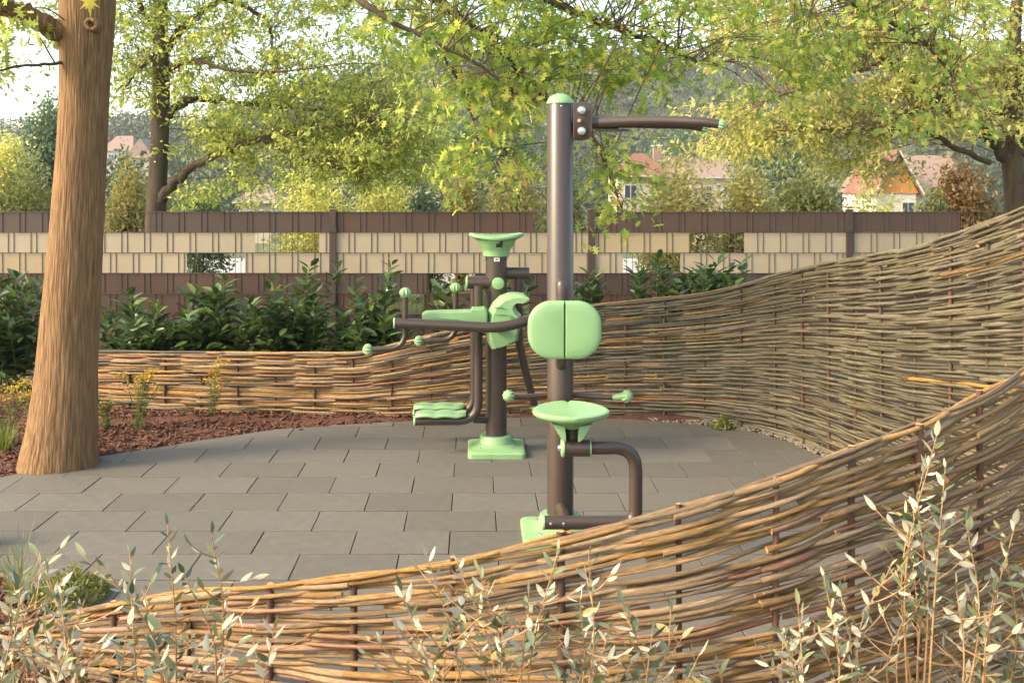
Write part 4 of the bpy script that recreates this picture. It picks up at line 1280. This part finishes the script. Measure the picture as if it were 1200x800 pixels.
bush('background_tree', 'dark green tree on the lower slope behind the pull arm', 905, 128, 110, 62, M['leaf_blue'], .5, 3200, 'tree', trunk=True, group=GB)
bush('background_tree', 'dark tree on the slope seen left of the tall post', 585, 120, 90, 70, M['leaf_blue'], .55, 3000, 'tree', trunk=True, group=GB)
bush('background_tree', 'broad dark tree on the slope above the cream shrub', 535, 150, 70, 60, M['leaf_blue'], .5, 2600, 'tree', trunk=True, group=GB)
bush('background_tree', 'round green tree on the slope behind the red roofs', 790, 148, 90, 110, M['leaf_blue'], .8, 2600, 'tree', trunk=True, group=GB)

# wood on the hill beyond
m = 2300
hx_ = rng.uniform(-200, 230, m); hy_ = rng.uniform(118, 372, m)
cl = np.array([(x, y, ground_z(x, y)) for x, y in zip(hx_, hy_)])
sz = rng.uniform(2.2, 5.0, m)
per = 150
u = unit(rng.normal(0, 1, (m, per, 3)).reshape(-1, 3)).reshape(m, per, 3) * (rng.random((m, per, 1)) ** .35)
u[..., 2] = u[..., 2] * 1.25 + 1.1
C = (cl[:, None, :] + u * sz[:, None, None]).reshape(-1, 3)
A = rng.normal(0, 1, C.shape); N = np.array([0, 0, .6]) + rng.normal(0, .8, C.shape)
rv = np.clip(np.repeat(rng.random(m), per) * .8 + rng.normal(.1, .12, len(C)), 0, 1)
o = mesh_obj('forest', leaf_cloud('forest', C, A, N, np.repeat(sz, per) * rng.uniform(.16, .36, len(C)), T_DIAMOND, [M['leaf_forest']], rv))
tag(o, 'hazy dark green wood covering the distant hill', 'forest', kind='stuff')


# ------------------------------------------------------------------ houses beyond
def prism(mb, x0, x1, y0, y1, ze, zr, hip=0.0, along='X'):
    if along == 'X':
        ym = (y0 + y1) / 2
        vs = [(x0, y0, ze), (x1, y0, ze), (x1, y1, ze), (x0, y1, ze), (x0 + hip, ym, zr), (x1 - hip, ym, zr)]
        fs = [(0, 1, 5, 4), (2, 3, 4, 5), (1, 2, 5), (3, 0, 4), (3, 2, 1, 0)]
    else:
        xm = (x0 + x1) / 2
        vs = [(x0, y0, ze), (x1, y0, ze), (x1, y1, ze), (x0, y1, ze), (xm, y0 + hip, zr), (xm, y1 - hip, zr)]
        fs = [(1, 2, 5, 4), (3, 0, 4, 5), (0, 1, 4), (2, 3, 5), (3, 2, 1, 0)]
    return mb.add(vs, fs)


def window(parent, x, z, y, w, h):
    mb = MB(); mb.box((x, y - .03, z), (w, .06, h)); f = mb.build('window', M['render_white'], parent, smooth=False)
    for dx in (-.25, .25):
        mb = MB(); mb.box((x + dx * w, y - .075, z), (w * .40, .04, h * .84)); mb.build('pane', M['window_glass'], f, smooth=False)


def house(label, xa, xb, ridge_y, eave_y, Z, depth, wall, roof, hip=2.0, along='X', wins=(), chim=None):
    x0, x1 = P(xa, 0, Z).x, P(xb, 0, Z).x
    ze, zr = EYE - (eave_y - CY) * Z / FPX, EYE - (ridge_y - CY) * Z / FPX
    zg = min(ground_z(x0, Z), ground_z(x1, Z), ground_z(x0, Z + depth)) - .3
    t = thing('house', ((x0 + x1) / 2, Z + depth / 2, zg), label, 'house')
    mb = MB(); mb.box(((x0 + x1) / 2, Z + depth / 2, (ze + zg) / 2), (x1 - x0 - .7, depth - .7, ze - zg)); mb.build('wall', M[wall], t, smooth=False)
    mb = MB(); prism(mb, x0, x1, Z, Z + depth, ze + .02, zr, hip, along); rf = mb.build('roof', M[roof], t, smooth=False)
    mb = MB(); mb.box(((x0 + x1) / 2, Z - .04, ze - .03), (x1 - x0, .14, .14)); mb.build('gutter', M['pole_grey'], rf, smooth=False)
    for fx, fz, w, h in wins:
        window(t, x0 + (x1 - x0) * fx, ze - fz, Z + .35, w, h)
    if chim:
        cx_, top, w = chim
        c = P(cx_, top, Z + depth / 2)
        mb = MB(); mb.box((c.x, Z + depth * .45, (c.z + ze) / 2), (w, w, c.z - ze)); ch = mb.build('chimney', M['roof_pink'], rf, smooth=False)
        mb = MB(); mb.box((c.x, Z + depth * .45, c.z + .06), (w + .2, w + .2, .12)); mb.build('chimney_cap', M['pole_grey'], ch, smooth=False)
    return t, (x0, x1, ze, zr, zg)


house('house with red hipped roof and chimney behind the pale shrub', 722, 792, 178, 206, 88, 8, 'render_cream', 'roof_red', 2.2, 'X', [(.25, 1.4, 1.1, 1.3), (.7, 1.4, 1.1, 1.3)], (769, 172, .7))
house('house with long greyish pink roof right of the red hipped one', 784, 872, 181, 208, 104, 9, 'render_cream', 'roof_pink', .6, 'X', [(.2, 1.5, 1.2, 1.3), (.5, 1.5, 1.2, 1.3), (.8, 1.5, 1.2, 1.3)])
house('small house with brown hipped roof above the fence', 272, 324, 216, 236, 52, 6, 'render_cream', 'roof_brown', 1.0, 'X', [(.3, .9, .8, .9), (.72, .9, .8, .9)])
house('pale hazy house with pinkish roof left of the slender trunk', 118, 156, 158, 176, 190, 9, 'render_white', 'roof_pink', 1.5, 'X', [(.3, 1.4, 1.0, 1.2), (.7, 1.4, 1.0, 1.2)])
house('second pale hazy house lower and nearer the slender trunk', 146, 180, 162, 184, 170, 8, 'render_cream', 'roof_pink', .4, 'Y', [(.5, 1.6, 1.0, 1.2)])
tH, (x0, x1, ze, zr, zg) = house('house with orange gable and white walls near the forked tree', 1030, 1150, 180, 226, 78, 9, 'render_white', 'roof_pink', .5, 'X', [(.55, 1.5, 1.0, 1.2), (.82, 1.5, 1.0, 1.2)])
# orange gable bay in front of the main roof
g0, g1, zge, zgr = P(1027, 0, 76.5).x, P(1077, 0, 76.5).x, P(0, 227, 76.5).z, P(0, 179, 76.5).z
mb = MB(); mb.box(((g0 + g1) / 2, 79, (zge + zg) / 2), (g1 - g0 - .3, 4.6, zge - zg)); mb.build('bay_wall', M['render_white'], tH, smooth=False)
mb = MB(); prism(mb, g0, g1, 76.6, 82.5, zge + .02, zgr, 0, 'Y'); gb = mb.build('gable', M['gable_orange'], tH, smooth=False)
xm = (g0 + g1) / 2
for sx, xe in ((-1, g0 - .25), (1, g1 + .25)):
    mb = MB()
    a, b = Vector((xm, 0, zgr + .10)), Vector((xe, 0, zge - .1))
    vs = []
    for y in (76.2, 82.6):
        vs += [(a.x, y, a.z), (b.x, y, b.z), (b.x, y, b.z + .14), (a.x, y, a.z + .16)]
    mb.add(vs, [(0, 1, 2, 3), (7, 6, 5, 4), (0, 4, 5, 1), (2, 6, 7, 3), (1, 5, 6, 2), (3, 7, 4, 0)]); rf = mb.build('gable_roof', M['roof_red'], tH, smooth=False)
    mb = MB(); vs = []
    for y in (76.10, 76.19):
        vs += [(a.x, y, a.z - .06), (b.x, y, b.z - .06), (b.x, y, b.z + .17), (a.x, y, a.z + .19)]
    mb.add(vs, [(0, 1, 2, 3), (7, 6, 5, 4), (0, 4, 5, 1), (2, 6, 7, 3), (1, 5, 6, 2), (3, 7, 4, 0)]); mb.build('barge_board', M['render_white'] if sx > 0 else M['roof_brown'], rf, smooth=False)
mb = MB(); mb.box((xm, 76.55, P(0, 203, 76.5).z), (.5, .05, .16)); mb.build('gable_slit', M['window_glass'], gb, smooth=False)
window(tH, P(1065, 0, 76.5).x, zge - 1.2, 76.7, .9, 1.2)


def pole(label, x, ty, Z, lamp=False):
    b = P(x, ty, Z); gz = ground_z(b.x, Z)
    t = thing('utility_pole', (b.x, Z, gz), label, 'pole')
    mb = MB(); mb.tube([(b.x, Z, gz - .1), (b.x, Z, b.z)], [.14, .09], n=10); mb.build('shaft', M['pole_grey'], t)
    mb = MB(); mb.box((b.x, Z, b.z - .25), (1.2, .1, .12)); ca = mb.build('crossarm', M['pole_grey'], t, smooth=False)
    for dx in (-.5, 0, .5):
        mb = MB(); mb.lathe((b.x + dx, Z, b.z - .19), [(.03, 0), (.05, .05), (.03, .09), (.04, .12), (.01, .16)], n=8); mb.build('insulator', M['render_white'], ca)
pole('tall grey utility pole in the haze above the cream shrub', 514, 92, 60)
pole('short grey utility pole right of the taller one', 558, 158, 75)


# ------------------------------------------------------------------ cherry laurel behind the hurdle
def blade(name, L_, W_, fold, curl, mats, two=False, n=5):
    """leaf blade along +X; optional second shell below in another material"""
    st = [i / n for i in range(n + 1)]
    wd = lambda t: W_ * (math.sin(math.pi * min(1, t * 1.02) ** .85) ** .8 if 0 < t < 1 else .02)
    vs, fs, mi = [], [], []
    for sh in range(2 if two else 1):
        b = len(vs)
        for t_ in st:
            w = wd(t_); z = curl * (t_ ** 2) - sh * .0006
            vs += [(t_ * L_, w, z + fold * w), (t_ * L_, 0, z), (t_ * L_, -w, z + fold * w)]
        for i in range(n):
            for e in (0, 1):
                q = (b + i * 3 + e, b + i * 3 + e + 1, b + (i + 1) * 3 + e + 1, b + (i + 1) * 3 + e)
                fs.append(q if sh == 0 else q[::-1]); mi.append(sh)
    me = bpy.data.meshes.new(name)
    me.from_pydata(vs, [], fs)
    for m_ in mats: me.materials.append(m_)
    me.polygons.foreach_set('material_index', mi); me.polygons.foreach_set('use_smooth', [True] * len(fs))
    if me.polygons[0].normal.z < 0: me.flip_normals()
    me.update()
    return me


LAU = [blade('laurel_leaf', 1, .155 + .02 * i, .25, -.10 - .06 * i, [M['leaf_laurel_one']]) for i in range(3)]


def place_leaf(parent, me, p, ax, nr, s, name='leaf'):
    ax = Vector(ax).normalized(); nr = Vector(nr)
    b = nr.cross(ax)
    if b.length < 1e-4: b = Vector((0, 1, 0))
    b.normalize(); n_ = ax.cross(b)
    o = bpy.data.objects.new(name, me)
    col.objects.link(o)
    o.parent = parent
    q = Vector(p) - ORIG[parent.name]
    m = Matrix(((ax.x * s, b.x * s, n_.x * s, q.x), (ax.y * s, b.y * s, n_.y * s, q.y), (ax.z * s, b.z * s, n_.z * s, q.z), (0, 0, 0, 1)))
    o.matrix_basis = m
    return o


def laurel(label, xpx, Z, tips, nmass, w=.5, one=110):
    bx0 = P(xpx, 0, Z).x
    t = thing('laurel_shrub', (bx0, Z, -.03), label, 'shrub', 'laurel shrubs in front of the strip fence')
    stems = MB()
    big, C, A, N = [], [], [], []
    for (tx, ty, dz) in tips:
        e = P(tx, ty, Z + dz)
        b0 = Vector((bx0 + random.uniform(-.15, .15), Z + random.uniform(-.12, .12), -.03))
        mid = Vector((b0.x * .35 + e.x * .65, (b0.y + e.y) / 2, max(.1, e.z * .5)))
        sp = spline([b0, mid, e], 10)
        stems.tube(sp, list(np.linspace(.008, .003, len(sp))), n=5)
        L_ = len(sp)
        k = 0
        for i in range(int(L_ * .25), L_):
            for rep in range(2):
                p = sp[i] + Vector(rng.normal(0, .008, 3)); a = k * 2.4 + random.uniform(-.4, .4); k += 1
                top = i / L_
                ax = Vector((math.cos(a), math.sin(a), .35 + .5 * top + random.uniform(-.35, .3)))
                big.append((p, ax, random.uniform(.10, .165) * (1 - .25 * (i == L_ - 1))))
    # inner mass
    for _ in range(nmass):
        tx, ty, dz = random.choice(tips)
        e = P(tx, ty, Z + dz)
        f = random.uniform(.15, .97)
        p = Vector((bx0 + (e.x - bx0) * f + random.gauss(0, w * .28), Z + random.gauss(0, .16), max(.05, e.z * random.uniform(.25, .92) + random.gauss(0, .03))))
        C.append(tuple(p)); a = random.uniform(0, 6.28)
        A.append((math.cos(a), math.sin(a), random.uniform(-.3, .7)))
    random.shuffle(big)
    big.sort(key=lambda q: q[0].y)
    for p, ax, s in big[:one]:
        place_leaf(t, random.choice(LAU), p, ax, Vector((-ax.x * .5, -ax.y * .5, 1)) + Vector(rng.normal(0, .3, 3)), s)
    for p, ax, s in big[one:]:
        C.append(tuple(p)); A.append(tuple(ax))
    C, A = np.array(C), np.array(A)
    N = np.array([0, 0, 1.0]) + rng.normal(0, .5, C.shape)
    tv = np.array([(x, y * .85, z) for x, y, z in T_FOLD[0]])
    tag(mesh_obj('foliage', leaf_cloud('foliage', C, A, N, rng.uniform(.09, .15, len(C)), (tv, T_FOLD[1]), [M['leaf_laurel']]), t), kind='stuff')
    stems.build('stems', M['leaf_stem'], t)
    return t


pmat('leaf_stem', [(.3, (.07, .09, .03)), (.7, (.13, .15, .05))], scale=20, rough=.6)
def tips(xs_, ys_, n, d=.35):
    out = []
    for _ in range(n):
        out.append((random.uniform(*xs_), random.uniform(*ys_), random.uniform(-d, d)))
    return out
laurel('dense laurel shrub left of the thick trunk under the fence', 10, 7.9, tips((-40, 52), (326, 400), 22) + [(20, 326, 0), (45, 335, .1)], 420, .6)
laurel('laurel shrub just right of the thick trunk with low growth', 160, 8.0, tips((118, 215), (352, 408), 16) + [(152, 346, 0), (185, 362, -.1)], 380, .5)
laurel('laurel shrub in the middle of the row under the beige strips', 250, 8.1, tips((200, 305), (340, 405), 18) + [(262, 330, 0), (240, 345, .1)], 420, .5)
laurel('tallest laurel shrub with an upright leafy shoot before the left fence post', 345, 8.1, tips((290, 400), (340, 405), 18) + [(363, 313, 0), (366, 330, .05), (395, 318, .1), (320, 332, 0)], 420, .5)
laurel('laurel shrub at the row end beside the green hand levers', 435, 8.05, tips((390, 480), (350, 405), 16) + [(458, 312, .1), (452, 330, 0), (420, 345, 0)], 360, .5)
laurel('thin laurel shrub seen behind the swing arms of the low machine', 545, 8.2, tips((505, 600), (335, 385), 10, .2) + [(600, 322, 0), (620, 330, .1)], 90, .4, 70)
laurel('small laurel shrub right of the tall post above the hurdle', 695, 8.1, tips((670, 715), (328, 350), 7, .15) + [(692, 322, 0)], 60, .3, 60)
laurel('laurel shrub with upright shoots under the white fence gap', 770, 8.1, tips((728, 822), (318, 345), 12, .2) + [(771, 304, 0), (777, 318, .1)], 120, .4, 80)
laurel('laurel shrub farthest right above the rising hurdle edge', 860, 8.1, tips((812, 890), (312, 338), 11, .2) + [(838, 306, 0), (868, 310, .1)], 110, .4, 80)


# ------------------------------------------------------------------ silverberry shrubs in front of the near hurdle
SIL = [blade('silver_leaf', 1, .135 + .022 * i, .18, -.06 - .08 * (i % 2), [M['leaf_silver_top'], M['leaf_silver_back']], two=True, n=5) for i in range(3)]


def silverberry(label, xpx, Z, tips_, shoots=3, maxleaf=300):
    bx0 = P(xpx, 0, Z).x
    t = thing('silverberry_shrub', (bx0, Z, -.05), label, 'shrub', 'silverberry shrubs before the near hurdle')
    leaves = []
    for (tx, ty, dz) in tips_:
        e = P(tx, ty, Z + dz)
        b0 = Vector((bx0 + (e.x - bx0) * .30 + random.uniform(-.05, .05), Z + dz * .5, -.05))
        mid = b0.lerp(e, .6) + Vector((random.uniform(-.09, .09), random.uniform(-.06, .06), .03))
        sp = spline([b0, mid, e], 12)
        rs = list(np.linspace(.0036, .0011, len(sp)))
        mb = MB(); mb.tube(sp, rs, n=6); st = mb.build('stem', M['stem_tan'], t)
        subs = [(sp, .34)]
        for _ in range(shoots + 1):
            i = random.randint(int(len(sp) * .45), len(sp) - 4)
            a = random.uniform(0, 6.28); l = random.uniform(.06, .15)
            d = Vector((math.cos(a), math.sin(a) * .7, random.uniform(.0, .8))).normalized()
            q = [sp[i], sp[i] + d * l * .5, sp[i] + d * l + Vector((0, 0, .012))]
            qs = spline(q, 5); sh = MB(); sh.tube(qs, list(np.linspace(.0022, .001, len(qs))), n=5); sh.build('side_shoot', M['stem_tan'], st)
            subs.append((qs, .25))
        for pts, f0 in subs:
            ln = sum((b - a).length for a, b in zip(pts, pts[1:]))
            m = max(4, int(ln * (1 - f0) / .020))
            for j in range(m):
                f = f0 + (1 - f0) * (j + .5) / m
                ff_ = f * (len(pts) - 1); i = min(int(ff_), len(pts) - 2)
                p = pts[i].lerp(pts[i + 1], ff_ - i)
                dr = (pts[i + 1] - pts[i]).normalized()
                a = j * 2.4 + random.uniform(-.5, .5)
                side = Vector((math.cos(a), math.sin(a), 0)); side = (side - dr * side.dot(dr)).normalized()
                ax = side * random.uniform(.6, 1.1) + dr * random.uniform(.3, .95)
                if j == m - 1: ax = dr + side * .2
                leaves.append((p, ax, random.uniform(.027, .062) * (1 - .2 * f), f * pts[-1].z))
    random.shuffle(leaves)
    leaves.sort(key=lambda q: -q[3])
    for p, ax, s, _ in leaves[:maxleaf]:
        place_leaf(t, random.choice(SIL), p, ax, Vector((0, 0, 1 if random.random() < .5 else -1)) + Vector(rng.normal(0, .55, 3)), s)
    return t


silverberry('silverberry shrub in the bottom left corner with bright silvery leaves', 60, 2.3, tips((-10, 120), (655, 790), 15, .12) + [(20, 655, .1), (55, 668, .0), (100, 700, -.1)], 3, 300)
silverberry('silverberry sprigs rising before the paving right of the corner shrub', 205, 2.35, [(196, 612, 0), (248, 622, .05), (152, 642, .05), (215, 668, -.05), (120, 660, 0), (170, 700, .1), (260, 735, -.05), (322, 732, .05), (290, 765, 0), (225, 745, .1), (180, 760, 0), (150, 730, -.1)], 2, 273)
silverberry('silverberry shrub in front of the hurdle below the round seat', 590, 2.3, [(500, 648, .05), (535, 655, 0), (562, 668, -.05), (470, 690, .05), (655, 640, .05), (690, 648, 0), (620, 690, 0), (590, 715, -.05), (545, 700, .1), (640, 730, .05), (680, 700, -.05), (465, 735, 0), (440, 748, .0), (520, 740, -.1), (560, 750, .05)], 3, 300)
silverberry('darker silverberry shrub at the bottom centre right of the seat', 745, 2.33, [(735, 715, .05), (765, 735, 0), (800, 745, .05), (820, 765, 0), (700, 750, -.05), (775, 770, .05), (740, 775, 0), (670, 770, .05), (715, 735, .1)], 3, 247)
silverberry('tall silverberry shoots before the highest part of the near hurdle', 1085, 2.5, [(1098, 508, .02), (1085, 538, .05), (1108, 545, 0), (1060, 600, .05), (1132, 606, .0), (1075, 585, -.03), (1105, 620, .05), (1045, 660, 0), (1120, 680, 0), (1080, 700, .05), (1060, 720, 0)], 3, 300)
silverberry('spreading green silverberry shrub in the bottom right corner', 1150, 2.5, [(1190, 612, .0), (1180, 650, .05), (1165, 690, 0), (1200, 700, .05), (1215, 640, 0), (1130, 730, .05), (1170, 745, 0), (1100, 750, 0), (1205, 760, .05), (1145, 775, .0)], 3, 299)
silverberry('low silverberry sprigs before the hurdle left of the tall shoots', 965, 2.45, [(965, 672, .0), (935, 706, .03), (985, 690, .05), (915, 730, 0), (960, 740, .05), (1010, 735, 0), (890, 765, .05), (940, 775, 0), (1000, 770, .0), (840, 775, .03)], 2, 247)


# ------------------------------------------------------------------ small plants
def flowering(label, xpx, ybase, ytop, stems_n, spreadpx, Z=None, flowers=True):
    gx, gy = G(xpx, ybase)
    t = thing('flowering_plant', (gx, gy, -.01), label, 'plant', 'yellow flowering plants in the mulch bed')
    h = (ybase - ytop) * gy / FPX
    st = MB(); C, A, FC, FA = [], [], [], []
    for i in range(stems_n):
        e = Vector((gx + random.gauss(0, spreadpx * gy / FPX * .5), gy + random.gauss(0, .05), h * random.uniform(.6, 1.0)))
        sp = spline([Vector((gx + random.gauss(0, .015), gy + random.gauss(0, .015), -.01)), Vector((gx * .5 + e.x * .5, gy, e.z * .55)), e], 6)
        st.tube(sp, list(np.linspace(.0032, .0016, len(sp))), n=5)
        for j, p in enumerate(sp):
            for _ in range(3):
                a = random.uniform(0, 6.28); C.append(tuple(p)); A.append((math.cos(a), math.sin(a), random.uniform(.0, .8)))
        if flowers:
            for _ in range(26):
                q = e + Vector((random.gauss(0, .026), random.gauss(0, .026), random.gauss(.004, .010)))
                FC.append(tuple(q)); FA.append(tuple(rng.normal(0, 1, 3)))
    st.build('stems', M['leaf_stem'], t)
    C, A = np.array(C), np.array(A)
    tv = np.array([(x, y * .55, z) for x, y, z in T_FOLD[0]])
    tag(mesh_obj('foliage', leaf_cloud('foliage', C, A, np.array([0, 0, 1.]) + rng.normal(0, .4, C.shape), rng.uniform(.022, .05, len(C)), (tv, T_FOLD[1]), [M['leaf_grass']]), t), kind='stuff')
    if flowers:
        FC, FA = np.array(FC), np.array(FA)
        tag(mesh_obj('flowers', leaf_cloud('flowers', FC, FA, rng.normal(0, 1, FC.shape) + np.array([0, 0, 1]), rng.uniform(.014, .026, len(FC)), T_DIAMOND, [M['petal_yellow']]), t), kind='stuff')


flowering('yellow flowering plant in the mulch right of the thick trunk', 162, 502, 432, 8, 26)
flowering('slim yellow flowering plant against the low end of the hurdle', 247, 491, 428, 5, 12)
flowering('short weedy plant at the right foot of the thick trunk', 124, 500, 452, 6, 26, flowers=False)
flowering('bushy yellow flowering plant at the left picture edge', 12, 520, 442, 9, 40)
flowering('yellow flower stalk close to the left side of the thick trunk', 38, 508, 440, 5, 16)


def tuft(name, label, gx, gy, n, h, spread, mat='leaf_grass', cat='grass tuft'):
    t = thing(name, (gx, gy, -.01), label, cat)
    mb = MB()
    V, F, rv = [], [], []
    for i in range(n):
        a = random.uniform(0, 6.28); l = h * random.uniform(.5, 1.1); d = Vector((math.cos(a), math.sin(a), 0)); s = random.uniform(.15, 1) * spread
        b0 = Vector((gx, gy, -.01)) + d * random.uniform(0, .05); w = random.uniform(.0018, .0035); sd_ = Vector((-d.y, d.x, 0))
        for k in range(6):
            u = k / 5
            p = b0 + d * s * u ** 1.8 + Vector((0, 0, l * (u - .35 * u ** 3 * s / spread)))
            ww = w * (1 - u * .9)
            V += [tuple(p - sd_ * ww), tuple(p + sd_ * ww)]
        b = i * 12
        for k in range(5): F.append((b + 2 * k, b + 2 * k + 1, b + 2 * k + 3, b + 2 * k + 2)); rv.append(random.random())
    tag(mesh_obj('blades', fast_mesh('blades', np.array(V), np.array(F), np.array(rv), [M[mat]]), t), kind='stuff')
    return t


gx, gy = G(5, 528); tuft('grass_tuft', 'green grass tuft in the mulch left of the thick trunk', gx, gy, 130, .22, .14)
gx, gy = G(22, 700); tuft('grass_tuft', 'long arching grass tuft at the lower left before the paving', gx, gy, 55, .34, .30)
gx, gy = G(-30, 640); tuft('grass_tuft', 'green grass tuft cut by the left picture edge', gx, gy, 110, .24, .2)


def cushion(name, label, gx, gy, rad, h, n, mat, ls):
    t = thing(name, (gx, gy, -.01), label, 'plant')
    u = rng.random(n); a = rng.uniform(0, 2 * math.pi, n); r = np.sqrt(u) * rad
    bump = np.array([mnoise.noise(Vector((gx + r_ * math.cos(b_), gy + r_ * math.sin(b_), 0)) * 18) for r_, b_ in zip(r, a)])
    z = h * (1 - (r / rad) ** 2) * rng.uniform(.3, 1, n) * (1 + .5 * bump)
    C = np.stack([gx + r * np.cos(a), gy + r * np.sin(a), z], 1)
    A = rng.normal(0, .6, C.shape) + np.array([0, 0, .8])
    tag(mesh_obj('foliage', leaf_cloud('foliage', C, A, rng.normal(0, 1, C.shape), ls * rng.uniform(.6, 1.3, n), T_FOLD, [M[mat]]), t), kind='stuff')
    st = MB()
    for k in range(40):
        b_ = random.uniform(0, 6.28); r_ = random.uniform(0, rad * .8)
        p = Vector((gx + r_ * math.cos(b_), gy + r_ * math.sin(b_), -.01)); st.tube([p, p + Vector((random.gauss(0, .01), random.gauss(0, .01), h * .7))], .0015, n=4)
    st.build('stems', M['leaf_stem'], t)


gx, gy = G(82, 700); cushion('sedum_cushion', 'mossy yellow green cushion plant at the paving edge', gx, gy, .15, .10, 1500, 'leaf_sedum', .020)
gx, gy = G(848, 503); cushion('weed', 'tiny yellow green weed at the foot of the tall hurdle', gx, gy + .03, .07, .07, 260, 'leaf_sedum', .028)

# ------------------------------------------------------------------ haze
mb = MB(); mb.box((0, 170, 25), (830, 470, 64))
hz = mb.build('haze', None, None, smooth=False)
m, nt, bs, out = new_mat('haze')
nt.nodes.remove(bs)
pv_ = nd(nt, 'ShaderNodeVolumePrincipled')
pv_.inputs['Color'].default_value = (.92, .95, 1.0, 1); pv_.inputs['Density'].default_value = .00035; pv_.inputs['Anisotropy'].default_value = 0.0
nt.links.new(pv_.outputs[0], out.inputs['Volume'])
hz.data.materials.clear(); hz.data.materials.append(m)
tag(hz, kind='stuff')
